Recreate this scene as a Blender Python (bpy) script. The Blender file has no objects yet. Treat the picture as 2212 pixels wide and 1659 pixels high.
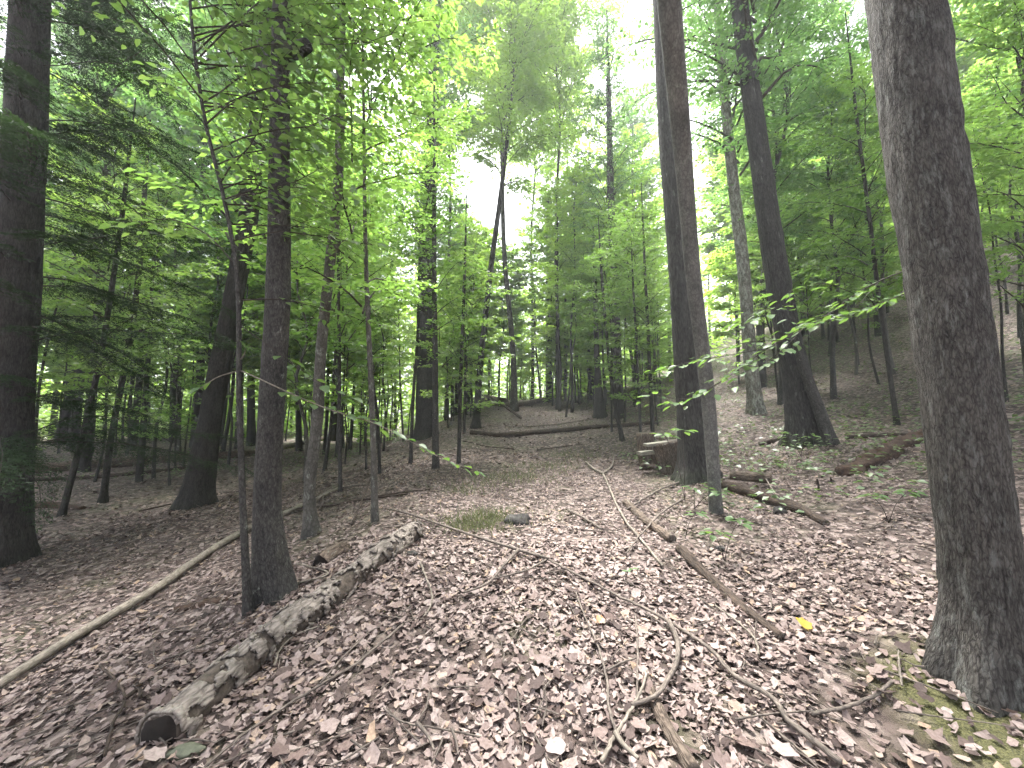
import bpy, math, random
import numpy as np
from mathutils import Vector, Matrix
R = math.radians
S = bpy.context.scene
COL = S.collection

# ------------------------------------------------------------------ camera
CAM_Z, PITCH = 1.5, 4.5
cd = bpy.data.cameras.new('camera'); cam = bpy.data.objects.new('camera', cd); COL.objects.link(cam)
cam.location = (0, 0, CAM_Z); cam.rotation_euler = (R(90 + PITCH), 0, 0)
cd.sensor_width = 36; cd.lens = 13.52; cd.clip_start = 0.05; cd.clip_end = 2000
S.camera = cam

# ------------------------------------------------------------------ sky, sun, exposure
SUN_EL, SUN_AZ = 66, -8          # azimuth measured from the view direction, negative = left
w = bpy.data.worlds.new('World'); S.world = w; w.use_nodes = True
nt = w.node_tree; nt.nodes.clear()
sky = nt.nodes.new('ShaderNodeTexSky'); sky.sky_type = 'NISHITA'; sky.sun_disc = False
sky.sun_elevation = R(SUN_EL); sky.sun_rotation = R(SUN_AZ); sky.air_density = 1.0; sky.dust_density = 4.0; sky.ozone_density = 1.0
hs = nt.nodes.new('ShaderNodeHueSaturation'); hs.inputs['Saturation'].default_value = 0.35
bg = nt.nodes.new('ShaderNodeBackground'); bg.inputs['Strength'].default_value = 0.062
out = nt.nodes.new('ShaderNodeOutputWorld')
nt.links.new(sky.outputs[0], hs.inputs['Color']); nt.links.new(hs.outputs[0], bg.inputs['Color']); nt.links.new(bg.outputs[0], out.inputs['Surface'])
sl = bpy.data.lights.new('sun', 'SUN'); sl.energy = 4.0; sl.angle = R(30); sl.color = (1.0, 0.97, 0.93)
so = bpy.data.objects.new('sun', sl); COL.objects.link(so)
sd = Vector((math.sin(R(SUN_AZ)) * math.cos(R(SUN_EL)), math.cos(R(SUN_AZ)) * math.cos(R(SUN_EL)), math.sin(R(SUN_EL))))
so.rotation_euler = (-sd).to_track_quat('-Z', 'Y').to_euler(); so.location = (0, 0, 40)
S.view_settings.view_transform = 'Standard'; S.view_settings.look = 'None'
S.view_settings.gamma = 1.0; S.view_settings.exposure = 3.25; S.view_settings.use_curve_mapping = False
cy = S.cycles
cy.max_bounces = 9; cy.diffuse_bounces = 6; cy.glossy_bounces = 1; cy.transmission_bounces = 6; cy.transparent_max_bounces = 4
cy.caustics_reflective = False; cy.caustics_refractive = False; cy.sample_clamp_indirect = 8; cy.use_adaptive_sampling = True; cy.adaptive_threshold = 0.03

# ------------------------------------------------------------------ noise and ground shape
def _hash(ix, iy, iz, seed):
    n = (ix * 374761393 + iy * 668265263 + iz * 2147483647 + seed * 974634777) & 0xFFFFFFFF
    n = ((n ^ (n >> 13)) * 1274126177) & 0xFFFFFFFF
    n = (n ^ (n >> 16)) & 0xFFFFFFFF
    return n.astype(np.float64) / 4294967295.0
def vnoise(x, y, z=0.0, seed=0):
    x, y, z = np.broadcast_arrays(np.asarray(x, float), np.asarray(y, float), np.asarray(z, float))
    ix, iy, iz = np.floor(x).astype(np.int64), np.floor(y).astype(np.int64), np.floor(z).astype(np.int64)
    fx, fy, fz = x - ix, y - iy, z - iz
    fx, fy, fz = fx * fx * (3 - 2 * fx), fy * fy * (3 - 2 * fy), fz * fz * (3 - 2 * fz)
    r = 0
    for a in (0, 1):
        for b in (0, 1):
            for c in (0, 1):
                r = r + _hash(ix + a, iy + b, iz + c, seed) * (fx if a else 1 - fx) * (fy if b else 1 - fy) * (fz if c else 1 - fz)
    return r
def sst(a, b, x):
    t = np.clip((x - a) / (b - a), 0, 1); return t * t * (3 - 2 * t)
def hgt(x, y):
    x = np.asarray(x, float); y = np.asarray(y, float)
    yy = np.maximum(y, -4)
    rise = 0.045 * np.minimum(yy, 10) + 0.10 * np.clip(yy - 10, 0, 22) + 0.03 * np.clip(yy - 32, 0, 200)
    s = np.maximum(x - 2.0, 0); sc = np.minimum(s, 24)
    right = 0.06 * sc + 0.012 * sc * sc + 0.5 * np.maximum(s - 24, 0) * np.exp(-np.maximum(s - 24, 0) / 60)
    l = np.maximum(-x - 1.1, 0)
    keep = 1 - 0.92 * sst(0.5, 9.0, l)
    left = -0.34 * sst(0, 2.6, l) - 0.32 * sst(1.5, 7.0, l)
    z = rise * keep + right + left
    z = z + 0.12 * (vnoise(x * 0.23 + 5, y * 0.23, 0, 3) - 0.5) * sst(2, 9, np.hypot(x, y))
    z = z + 0.07 * (vnoise(x * 1.1, y * 1.1, 0, 5) - 0.5) + 0.035 * (vnoise(x * 3.1, y * 3.1, 0, 8) - 0.5)
    z = z + 0.10 * np.exp(-((x - 2.25) ** 2 + (y - 2.0) ** 2) / 0.35)          # root mound of the big trunk
    return z

# ------------------------------------------------------------------ placing: a direction of view onto the ground or to a given distance
WD_, HT_ = 2212.0, 1659.0
F = WD_ / 2 / (18 / 13.52)
_cp, _sp = math.cos(R(PITCH)), math.sin(R(PITCH))
def ray(u, v):
    a, b = (u - WD_ / 2) / F, -(v - HT_ / 2) / F
    return Vector((a, _cp - b * _sp, _sp + b * _cp))
def at(u, v, y):
    d = ray(u, v); t = y / d.y
    return Vector((d.x * t, y, CAM_Z + d.z * t))
def G(u, v, lift=0.0):
    d = ray(u, v); t = np.arange(0.5, 70, 0.01)
    zz = CAM_Z + d.z * t - hgt(d.x * t, d.y * t)
    i = np.argmax(zz < 0) if (zz < 0).any() else len(t) - 1
    x, y = d.x * t[i], d.y * t[i]
    return Vector((x, y, float(hgt(x, y)) + lift))
def onground(x, y, lift=0.0):
    return Vector((x, y, float(hgt(x, y)) + lift))

# ------------------------------------------------------------------ mesh helpers
def mesh(name, V, faces, mats, mi=None, attrs=None, smooth=True):
    """faces: list of int arrays (n,3) or (n,4); mi: list of material indices, one per array"""
    V = np.asarray(V, np.float32).reshape(-1, 3)
    faces = [np.asarray(f, np.int32) for f in faces]
    keep = [i for i, f in enumerate(faces) if len(f)]
    mi = [0] * len(faces) if mi is None else mi
    me = bpy.data.meshes.new(name)
    me.vertices.add(len(V)); me.vertices.foreach_set('co', V.ravel())
    loops = np.concatenate([faces[i].ravel() for i in keep])
    tot = np.concatenate([np.full(len(faces[i]), faces[i].shape[1], np.int32) for i in keep])
    me.loops.add(len(loops)); me.loops.foreach_set('vertex_index', loops)
    me.polygons.add(len(tot)); me.polygons.foreach_set('loop_start', np.concatenate(([0], np.cumsum(tot)[:-1])).astype(np.int32))
    me.polygons.foreach_set('material_index', np.concatenate([np.full(len(faces[i]), mi[i], np.int32) for i in keep]))
    me.polygons.foreach_set('use_smooth', np.full(len(tot), smooth, bool))
    for k, a in (attrs or {}).items():
        a = np.asarray(a, np.float32)
        if a.ndim == 1:
            me.attributes.new(k, 'FLOAT', 'POINT').data.foreach_set('value', a)
        else:
            me.attributes.new(k, 'FLOAT_VECTOR', 'POINT').data.foreach_set('vector', a.ravel())
    for m in mats: me.materials.append(m)
    me.update(calc_edges=True); me.validate()
    return me
def link(name, data, parent=None, loc=None, rot=None, scale=None):
    o = bpy.data.objects.new(name, data); COL.objects.link(o)
    if parent is not None: o.parent = parent
    if loc is not None: o.location = loc
    if rot is not None: o.rotation_euler = rot
    if scale is not None: o.scale = scale
    return o
def tag(o, label=None, cat=None, group=None, kind=None):
    if label: o['label'] = label
    if cat: o['category'] = cat
    if group: o['group'] = group
    if kind: o['kind'] = kind
    return o
class Geo:
    """collects geometry: vertices, faces per material, tint and unrolled bark coordinates"""
    def __init__(s): s.V = []; s.F = []; s.M = []; s.T = []; s.B = []; s.n = 0
    def add(s, V, faces, m=0, tint=None, bc=None):
        V = np.asarray(V, float).reshape(-1, 3)
        for f in faces:
            f = np.asarray(f, np.int64)
            if len(f): s.F.append(f + s.n); s.M.append(m)
        s.V.append(V); s.T.append(np.zeros(len(V)) if tint is None else np.broadcast_to(tint, (len(V),)))
        s.B.append(V if bc is None else bc); s.n += len(V)
    def mesh(s, name, mats, smooth=True):
        return mesh(name, np.concatenate(s.V), s.F, mats, s.M, {'tint': np.concatenate(s.T), 'bc': np.concatenate(s.B)}, smooth)
def spline(P, n):
    P = np.asarray([tuple(p) for p in P], float)
    if len(P) == 2: t = np.linspace(0, 1, n)[:, None]; return P[0] * (1 - t) + P[1] * t
    seg = np.linalg.norm(np.diff(P, axis=0), axis=1) + 1e-9; cum = np.concatenate([[0], np.cumsum(seg)])
    dv = np.diff(P, axis=0) / seg[:, None]; T = np.vstack([dv[0], (dv[:-1] * seg[1:, None] + dv[1:] * seg[:-1, None]) / (seg[1:] + seg[:-1])[:, None], dv[-1]])
    res = []
    for s in np.linspace(0, cum[-1], n):
        i = min(max(np.searchsorted(cum, s, side='right') - 1, 0), len(P) - 2); L = seg[i]; t = (s - cum[i]) / L
        res.append((2 * t ** 3 - 3 * t * t + 1) * P[i] + (t ** 3 - 2 * t * t + t) * L * T[i] + (3 * t * t - 2 * t ** 3) * P[i + 1] + (t ** 3 - t * t) * L * T[i + 1])
    return np.array(res)
def tube(P, rad, n=8, rmul=None, caps=True):
    """rings along P; rmul(theta[n], s[m]) -> multipliers (m,n). Returns V, faces, bc"""
    P = np.asarray(P, float); m = len(P); rad = np.broadcast_to(rad, (m,)).astype(float)
    T = np.gradient(P, axis=0); T /= np.linalg.norm(T, axis=1)[:, None] + 1e-12
    ref = np.array([1.0, 0, 0]) if abs(T[0, 0]) < 0.8 else np.array([0, 1.0, 0])
    A = np.zeros((m, 3)); B = np.zeros((m, 3)); a = ref
    for i in range(m):
        a = a - T[i] * a.dot(T[i]); a = a / np.linalg.norm(a); A[i] = a; B[i] = np.cross(T[i], a)
    s = np.concatenate([[0], np.cumsum(np.linalg.norm(np.diff(P, axis=0), axis=1))])
    th = np.linspace(0, 2 * np.pi, n, endpoint=False)
    rr = rad[:, None] * (np.ones((m, n)) if rmul is None else rmul(th, s))
    V = P[:, None] + A[:, None] * (np.cos(th)[None, :, None] * rr[..., None]) + B[:, None] * (np.sin(th)[None, :, None] * rr[..., None])
    bc = np.stack([np.cos(th)[None] * rad[:, None], np.sin(th)[None] * rad[:, None], np.broadcast_to(s[:, None], (m, n))], -1)
    i, j = np.meshgrid(np.arange(m - 1), np.arange(n), indexing='ij'); k = (j + 1) % n
    q = np.stack([i * n + j, i * n + k, (i + 1) * n + k, (i + 1) * n + j], -1).reshape(-1, 4)
    V = V.reshape(-1, 3); bc = bc.reshape(-1, 3); fs = [q]
    if caps:
        V = np.vstack([V, P[0], P[-1]]); bc = np.vstack([bc, [0, 0, s[0]], [0, 0, s[-1]]])
        j = np.arange(n); k = (j + 1) % n
        fs.append(np.stack([np.full(n, m * n), k, j], -1)); fs.append(np.stack([np.full(n, m * n + 1), (m - 1) * n + j, (m - 1) * n + k], -1))
    return V, fs, bc
class Leaves:
    def __init__(s): s.p = []; s.d = []; s.n = []; s.l = []; s.t = []
    def add(s, p, d, n, l, t):
        s.p.append(p); s.d.append(d); s.n.append(n); s.l.append(l); s.t.append(t)
    def count(s): return sum(len(x) for x in s.p)
    def build(s, geo, m=0, shape='diamond', wid=0.30):
        if not s.p: return
        p, d, n, l, t = [np.concatenate(a) for a in (s.p, s.d, s.n, s.l, s.t)]
        d = d / (np.linalg.norm(d, axis=1)[:, None] + 1e-9)
        b = np.cross(n, d); b /= np.linalg.norm(b, axis=1)[:, None] + 1e-9
        n = np.cross(d, b); L = l[:, None]; W = L * wid; N = len(p); o = np.arange(N)[:, None]
        if shape == 'needle':
            V = np.stack([p - b * W, p + b * W, p + d * L], 1)
            fs = [o * 3 + np.array([[0, 1, 2]])]; k = 3
        elif shape == 'diamond':
            V = np.stack([p, p + d * L * .46 + b * W + n * W * .22, p + d * L - n * L * .10, p + d * L * .46 - b * W + n * W * .22], 1)
            fs = [np.concatenate([o * 4 + np.array([[0, 1, 2]]), o * 4 + np.array([[0, 2, 3]])])]; k = 4
        else:
            f1, f2 = n * W * .25, n * W * .2
            V = np.stack([p, p + d * L * .28 + b * W * .92 + f1, p + d * L * .62 + b * W * .82 + f2 - n * L * .03, p + d * L - n * L * .13,
                          p + d * L * .62 - b * W * .82 + f2 - n * L * .03, p + d * L * .28 - b * W * .92 + f1, p + d * L * .28, p + d * L * .62 - n * L * .03], 1)
            fs = [np.concatenate([o * 8 + np.array([[a]]) for a in ([0, 1, 6], [0, 6, 5], [7, 2, 3], [7, 3, 4])]),
                  np.concatenate([o * 8 + np.array([[a]]) for a in ([6, 1, 2, 7], [5, 6, 7, 4])])]; k = 8
        fs = [f.reshape(-1, f.shape[-1]) for f in fs]
        geo.add(V.reshape(-1, 3), fs, m, np.repeat(t, k))

# ------------------------------------------------------------------ materials
def nodes(name):
    m = bpy.data.materials.new(name); m.use_nodes = True; t = m.node_tree; t.nodes.clear()
    return m, t, t.nodes.new('ShaderNodeOutputMaterial')
def N(t, typ, ins=None, **kw):
    n = t.nodes.new(typ)
    for k, v in kw.items(): setattr(n, k, v)
    for k, v in (ins or {}).items():
        if hasattr(v, 'is_output'): t.links.new(v, n.inputs[k])
        else: n.inputs[k].default_value = v
    return n
def ramp(t, fac, stops, interp='LINEAR'):
    n = t.nodes.new('ShaderNodeValToRGB'); n.color_ramp.interpolation = interp
    e = n.color_ramp.elements
    while len(e) < len(stops): e.new(0.5)
    for i, (p, c) in enumerate(stops): e[i].position = p; e[i].color = (*c, 1) if len(c) == 3 else c
    t.links.new(fac, n.inputs[0]); return n.outputs[0]
def leaf_mat(name, refl, trans, tw=0.5, gloss=0.06, rough=0.45, var=0.35):
    m, t, o = nodes(name)
    a = N(t, 'ShaderNodeAttribute', attribute_name='tint').outputs['Fac']
    oi = N(t, 'ShaderNodeObjectInfo').outputs['Random']
    f = N(t, 'ShaderNodeMath', {0: a, 1: N(t, 'ShaderNodeMath', {0: oi, 1: 0.45}, operation='MULTIPLY').outputs[0]}, operation='ADD').outputs[0]
    f = N(t, 'ShaderNodeMath', {0: f, 1: 0.69}, operation='MULTIPLY').outputs[0]
    c1 = ramp(t, f, [(0, refl[0]), (0.55, refl[1]), (1, refl[2])]); c2 = ramp(t, f, [(0, trans[0]), (0.55, trans[1]), (1, trans[2])])
    d = N(t, 'ShaderNodeBsdfDiffuse', {'Color': c1}); tr = N(t, 'ShaderNodeBsdfTranslucent', {'Color': c2})
    x = N(t, 'ShaderNodeMixShader', {0: tw, 1: d.outputs[0], 2: tr.outputs[0]})
    g = N(t, 'ShaderNodeBsdfGlossy', {'Color': (1, 1, 1, 1), 'Roughness': rough})
    y = N(t, 'ShaderNodeMixShader', {0: gloss, 1: x.outputs[0], 2: g.outputs[0]})
    t.links.new(y.outputs[0], o.inputs[0]); return m
def bark_mat(name, dark, light, scale=30, stretch=0.2, bump=0.6, dist=0.01, lichen=0.0, moss=0.0, lichen_col=(0.30, 0.33, 0.28), rings=0.0):
    m, t, o = nodes(name)
    bc = N(t, 'ShaderNodeAttribute', attribute_name='bc').outputs['Vector']
    mp = N(t, 'ShaderNodeMapping', {'Vector': bc, 'Scale': (scale, scale, scale * stretch)}).outputs[0]
    n1 = N(t, 'ShaderNodeTexNoise', {'Vector': mp, 'Scale': 1.0, 'Detail': 6, 'Roughness': 0.65, 'Distortion': 0.6}).outputs['Fac']
    wv = N(t, 'ShaderNodeTexNoise', {'Vector': mp, 'Scale': 0.9, 'Detail': 3}).outputs['Color']
    mpw = N(t, 'ShaderNodeMix', {0: 0.55, 6: mp, 7: wv}, data_type='RGBA', blend_type='LINEAR_LIGHT').outputs[2]
    vo = N(t, 'ShaderNodeTexVoronoi', {'Vector': mpw, 'Scale': 1.5, 'Randomness': 1.0}, feature='DISTANCE_TO_EDGE').outputs['Distance']
    vr = ramp(t, vo, [(0, (0, 0, 0)), (0.25, (1, 1, 1))])
    big = N(t, 'ShaderNodeTexNoise', {'Vector': bc, 'Scale': 3.5, 'Detail': 4, 'Roughness': 0.6}).outputs['Fac']
    h = N(t, 'ShaderNodeMath', {0: N(t, 'ShaderNodeMath', {0: n1, 1: 0.8}, operation='MULTIPLY').outputs[0], 1: N(t, 'ShaderNodeMath', {0: vr, 1: 0.2}, operation='MULTIPLY').outputs[0]}, operation='ADD').outputs[0]
    c = ramp(t, h, [(0.32, dark), (0.66, light)])
    tone = ramp(t, big, [(0.3, (0.62, 0.62, 0.62)), (0.7, (1.25, 1.22, 1.18))])
    c = N(t, 'ShaderNodeMix', {0: 1.0, 6: c, 7: tone}, data_type='RGBA', blend_type='MULTIPLY').outputs[2]
    if lichen:
        ln = N(t, 'ShaderNodeTexNoise', {'Vector': mp, 'Scale': 0.5, 'Detail': 8, 'Roughness': 0.75}).outputs['Fac']
        lf = ramp(t, ln, [(0.62 - 0.16 * lichen, (0, 0, 0)), (0.70 - 0.1 * lichen, (1, 1, 1))])
        c = N(t, 'ShaderNodeMix', {0: N(t, 'ShaderNodeMath', {0: lf, 1: 0.65}, operation='MULTIPLY').outputs[0], 6: c, 7: (*lichen_col, 1)}, data_type='RGBA').outputs[2]
    if moss:
        sx = N(t, 'ShaderNodeSeparateXYZ', {0: bc}).outputs[2]
        mf = N(t, 'ShaderNodeMapRange', {0: sx, 1: 0.1, 2: moss, 3: 0.55, 4: 0.0}).outputs[0]
        mn = ramp(t, big, [(0.35, (0, 0, 0)), (0.6, (1, 1, 1))])
        c = N(t, 'ShaderNodeMix', {0: N(t, 'ShaderNodeMath', {0: mf, 1: mn}, operation='MULTIPLY').outputs[0], 6: c, 7: (0.05, 0.08, 0.02, 1)}, data_type='RGBA').outputs[2]
    bp = N(t, 'ShaderNodeBump', {'Height': h, 'Strength': bump, 'Distance': dist}).outputs[0]
    p = N(t, 'ShaderNodeBsdfPrincipled', {'Base Color': c, 'Roughness': 0.9, 'Normal': bp, 'Specular IOR Level': 0.25})
    t.links.new(p.outputs[0], o.inputs[0]); return m
def litter_mat(name, hi=1.0):
    m, t, o = nodes(name)
    a = N(t, 'ShaderNodeAttribute', attribute_name='tint').outputs['Fac']
    oi = N(t, 'ShaderNodeObjectInfo').outputs['Random']
    f = N(t, 'ShaderNodeMath', {0: N(t, 'ShaderNodeMath', {0: a, 1: oi}, operation='ADD').outputs[0], 1: 1.0}, operation='MODULO').outputs[0]
    c = ramp(t, f, [(0.0, (0.050, 0.036, 0.033)), (0.2, (0.098, 0.070, 0.063)), (0.42, (0.152, 0.111, 0.100)), (0.62, (0.198, 0.151, 0.138)), (0.8, (0.242, 0.192, 0.177)), (0.93, (0.30, 0.248, 0.23)), (1.0, (0.29, 0.21, 0.15))])
    pos = N(t, 'ShaderNodeNewGeometry').outputs['Position']
    ns = N(t, 'ShaderNodeTexNoise', {'Vector': pos, 'Scale': 70, 'Detail': 4, 'Roughness': 0.6}).outputs['Fac']
    tone = ramp(t, ns, [(0.3, (0.7, 0.68, 0.66)), (0.7, (1.15, 1.15, 1.15))])
    c = N(t, 'ShaderNodeMix', {0: 1.0, 6: c, 7: tone}, data_type='RGBA', blend_type='MULTIPLY').outputs[2]
    bp = N(t, 'ShaderNodeBump', {'Height': ns, 'Strength': 0.3, 'Distance': 0.004}).outputs[0]
    p = N(t, 'ShaderNodeBsdfPrincipled', {'Base Color': c, 'Roughness': 0.7, 'Normal': bp, 'Specular IOR Level': 0.2})
    tr = N(t, 'ShaderNodeBsdfTranslucent', {'Color': c})
    x = N(t, 'ShaderNodeMixShader', {0: 0.15, 1: p.outputs[0], 2: tr.outputs[0]})
    t.links.new(x.outputs[0], o.inputs[0]); return m
def ground_mat():
    m, t, o = nodes('forest_floor_litter')
    pos = N(t, 'ShaderNodeNewGeometry').outputs['Position']
    wn = N(t, 'ShaderNodeTexNoise', {'Vector': pos, 'Scale': 9, 'Detail': 3}).outputs['Color']
    wp = N(t, 'ShaderNodeMix', {0: 0.06, 6: pos, 7: wn}, data_type='RGBA', blend_type='LINEAR_LIGHT').outputs[2]
    v = N(t, 'ShaderNodeTexVoronoi', {'Vector': wp, 'Scale': 13, 'Randomness': 1.0}, feature='F1')
    cell = N(t, 'ShaderNodeSeparateColor', {0: v.outputs['Color']}).outputs[0]
    c = ramp(t, cell, [(0, (0.040, 0.028, 0.024)), (0.35, (0.095, 0.068, 0.058)), (0.65, (0.16, 0.122, 0.108)), (1, (0.26, 0.21, 0.188))])
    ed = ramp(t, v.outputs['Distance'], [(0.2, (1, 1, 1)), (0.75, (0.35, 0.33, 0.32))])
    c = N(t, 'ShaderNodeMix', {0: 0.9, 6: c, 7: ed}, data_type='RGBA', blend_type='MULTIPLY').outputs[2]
    big = N(t, 'ShaderNodeTexNoise', {'Vector': pos, 'Scale': 0.55, 'Detail': 5, 'Roughness': 0.65}).outputs['Fac']
    gm = ramp(t, big, [(0.52, (0, 0, 0)), (0.68, (1, 1, 1))])
    c = N(t, 'ShaderNodeMix', {0: N(t, 'ShaderNodeMath', {0: gm, 1: 0.4}, operation='MULTIPLY').outputs[0], 6: c, 7: (0.10, 0.12, 0.045, 1)}, data_type='RGBA').outputs[2]
    soil = N(t, 'ShaderNodeTexNoise', {'Vector': pos, 'Scale': 2.1, 'Detail': 5}).outputs['Fac']
    sm = ramp(t, soil, [(0.6, (0, 0, 0)), (0.72, (1, 1, 1))])
    c = N(t, 'ShaderNodeMix', {0: N(t, 'ShaderNodeMath', {0: sm, 1: 0.6}, operation='MULTIPLY').outputs[0], 6: c, 7: (0.05, 0.035, 0.029, 1)}, data_type='RGBA').outputs[2]
    # moss cushion at the foot of the big trunk
    dv = N(t, 'ShaderNodeVectorMath', {0: pos, 1: (2.12, 1.88, 0.2)}, operation='DISTANCE').outputs['Value']
    dn = N(t, 'ShaderNodeMath', {0: dv, 1: N(t, 'ShaderNodeMath', {0: soil, 1: 0.9}, operation='MULTIPLY').outputs[0]}, operation='ADD').outputs[0]
    mm = ramp(t, dn, [(0.62, (1, 1, 1)), (0.95, (0, 0, 0))])
    fine = N(t, 'ShaderNodeTexNoise', {'Vector': pos, 'Scale': 120, 'Detail': 3}).outputs['Fac']
    mc = ramp(t, fine, [(0.3, (0.035, 0.036, 0.014)), (0.7, (0.11, 0.105, 0.042))])
    c = N(t, 'ShaderNodeMix', {0: mm, 6: c, 7: mc}, data_type='RGBA').outputs[2]
    hh = N(t, 'ShaderNodeMath', {0: v.outputs['Distance'], 1: fine}, operation='ADD').outputs[0]
    bp = N(t, 'ShaderNodeBump', {'Height': hh, 'Strength': 0.7, 'Distance': 0.02}).outputs[0]
    p = N(t, 'ShaderNodeBsdfPrincipled', {'Base Color': c, 'Roughness': 0.8, 'Normal': bp, 'Specular IOR Level': 0.3})
    t.links.new(p.outputs[0], o.inputs[0]); return m
def plain(name, c1, c2, scale=20, rough=0.8, bump=0.4):
    m, t, o = nodes(name)
    tc = N(t, 'ShaderNodeTexCoord').outputs['Object']
    n1 = N(t, 'ShaderNodeTexNoise', {'Vector': tc, 'Scale': scale, 'Detail': 6, 'Roughness': 0.65}).outputs['Fac']
    c = ramp(t, n1, [(0.3, c1), (0.7, c2)])
    bp = N(t, 'ShaderNodeBump', {'Height': n1, 'Strength': bump, 'Distance': 0.01}).outputs[0]
    p = N(t, 'ShaderNodeBsdfPrincipled', {'Base Color': c, 'Roughness': rough, 'Normal': bp, 'Specular IOR Level': 0.3})
    t.links.new(p.outputs[0], o.inputs[0]); return m

M_BEECH = leaf_mat('beech_leaf', [(0.045, 0.085, 0.026), (0.062, 0.110, 0.034), (0.085, 0.13, 0.042)], [(0.18, 0.36, 0.06), (0.27, 0.46, 0.08), (0.37, 0.53, 0.09)], 0.57)
M_NEAR = leaf_mat('near_beech_leaf', [(0.045, 0.085, 0.030), (0.060, 0.105, 0.036), (0.08, 0.125, 0.042)], [(0.13, 0.26, 0.05), (0.18, 0.32, 0.06), (0.25, 0.38, 0.07)], 0.48, 0.05)
M_LIME = leaf_mat('sun_tinted_beech_leaf', [(0.055, 0.095, 0.026), (0.075, 0.12, 0.034), (0.10, 0.14, 0.042)], [(0.28, 0.49, 0.07), (0.38, 0.58, 0.09), (0.49, 0.65, 0.11)], 0.66)  # beech leaf with the sun's glow put into its colour and translucency
M_MAPLE = leaf_mat('maple_leaf', [(0.036, 0.075, 0.032), (0.048, 0.092, 0.036), (0.070, 0.115, 0.042)], [(0.13, 0.30, 0.08), (0.20, 0.38, 0.09), (0.29, 0.45, 0.10)], 0.55)
M_HEML = leaf_mat('hemlock_needle', [(0.018, 0.036, 0.018), (0.028, 0.050, 0.024), (0.040, 0.065, 0.03)], [(0.02, 0.05, 0.012), (0.03, 0.065, 0.015), (0.05, 0.09, 0.02)], 0.3, 0.015)
M_SPRIG = leaf_mat('young_leaf', [(0.055, 0.105, 0.042), (0.07, 0.12, 0.046), (0.09, 0.14, 0.052)], [(0.11, 0.23, 0.04), (0.16, 0.28, 0.05), (0.22, 0.34, 0.06)], 0.42, 0.03, 0.45)
M_COVER = leaf_mat('ground_leaf', [(0.06, 0.11, 0.04), (0.08, 0.13, 0.05), (0.10, 0.15, 0.055)], [(0.12, 0.22, 0.04), (0.16, 0.26, 0.05), (0.2, 0.3, 0.05)], 0.35, 0.08)
M_GRASS = leaf_mat('grass_blade', [(0.07, 0.085, 0.035), (0.10, 0.115, 0.05), (0.16, 0.15, 0.075)], [(0.10, 0.13, 0.04), (0.13, 0.16, 0.05), (0.18, 0.18, 0.07)], 0.35, 0.04)
M_TWIG = bark_mat('twig_bark', (0.025, 0.02, 0.017), (0.07, 0.06, 0.05), 60, 0.3, 0.3, 0.003)
M_DARK = bark_mat('dark_bark', (0.013, 0.012, 0.011), (0.054, 0.050, 0.046), 34, 0.22, 0.9, 0.02, moss=0.5)
M_RIDGE = bark_mat('furrowed_bark', (0.010, 0.009, 0.0085), (0.050, 0.047, 0.044), 30, 0.16, 1.0, 0.025, lichen=0.05, moss=0.6)
M_SLIM = bark_mat('slim_grey_bark', (0.066, 0.066, 0.064), (0.145, 0.143, 0.138), 26, 0.6, 0.3, 0.005, lichen=0.2)
M_SMOOTH = bark_mat('smooth_grey_bark', (0.045, 0.042, 0.037), (0.105, 0.10, 0.09), 22, 0.55, 0.35, 0.006, lichen=0.35)
M_BROWN = bark_mat('brown_bark', (0.018, 0.0172, 0.0165), (0.074, 0.070, 0.066), 44, 0.4, 0.8, 0.015, lichen=0.1, moss=0.4)
M_BIG = bark_mat('great_trunk_bark', (0.016, 0.014, 0.013), (0.085, 0.079, 0.073), 62, 0.25, 0.9, 0.02, lichen=0.6, lichen_col=(0.14, 0.145, 0.135), moss=0.35)
M_PALE = bark_mat('lichen_bark', (0.07, 0.065, 0.055), (0.20, 0.19, 0.165), 24, 0.4, 0.5, 0.01, lichen=0.9, lichen_col=(0.36, 0.38, 0.33), moss=0.5)
M_LOG = bark_mat('log_bark', (0.035, 0.026, 0.02), (0.16, 0.125, 0.10), 30, 0.3, 0.9, 0.02, lichen=0.2)
M_LOGD = bark_mat('dark_log_bark', (0.02, 0.015, 0.012), (0.075, 0.055, 0.043), 26, 0.25, 0.9, 0.02)
M_FLAKE = bark_mat('flaking_log_bark', (0.075, 0.064, 0.056), (0.26, 0.228, 0.205), 24, 0.35, 0.9, 0.02, lichen=0.3, lichen_col=(0.32, 0.31, 0.27))
M_ROT = plain('rotten_wood', (0.026, 0.021, 0.017), (0.115, 0.092, 0.074), 26, 0.95, 0.9)
M_REDROT = plain('red_rotten_wood', (0.016, 0.010, 0.008), (0.075, 0.045, 0.03), 20, 0.95, 1.0)
M_HOLLOW = plain('hollow_shade', (0.008, 0.006, 0.005), (0.02, 0.015, 0.012), 30, 1.0)  # near black painted on flat log ends for the shade inside a hollow
M_STICK = bark_mat('stick_bark', (0.055, 0.046, 0.040), (0.18, 0.152, 0.132), 50, 0.25, 0.5, 0.004)
M_STICKP = bark_mat('pale_stick_bark', (0.10, 0.087, 0.072), (0.26, 0.23, 0.195), 40, 0.25, 0.4, 0.004)
M_PLANK = bark_mat('weathered_plank', (0.14, 0.135, 0.11), (0.33, 0.31, 0.26), 60, 0.05, 0.5, 0.004)
M_STONE = plain('dark_stone', (0.015, 0.014, 0.013), (0.06, 0.055, 0.05), 18, 0.85, 0.8)
M_LIT = litter_mat('dead_leaf')
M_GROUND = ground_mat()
M_YEL = leaf_mat('yellow_leaf', [(0.34, 0.23, 0.03)] * 3, [(0.34, 0.22, 0.02)] * 3, 0.3)
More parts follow.
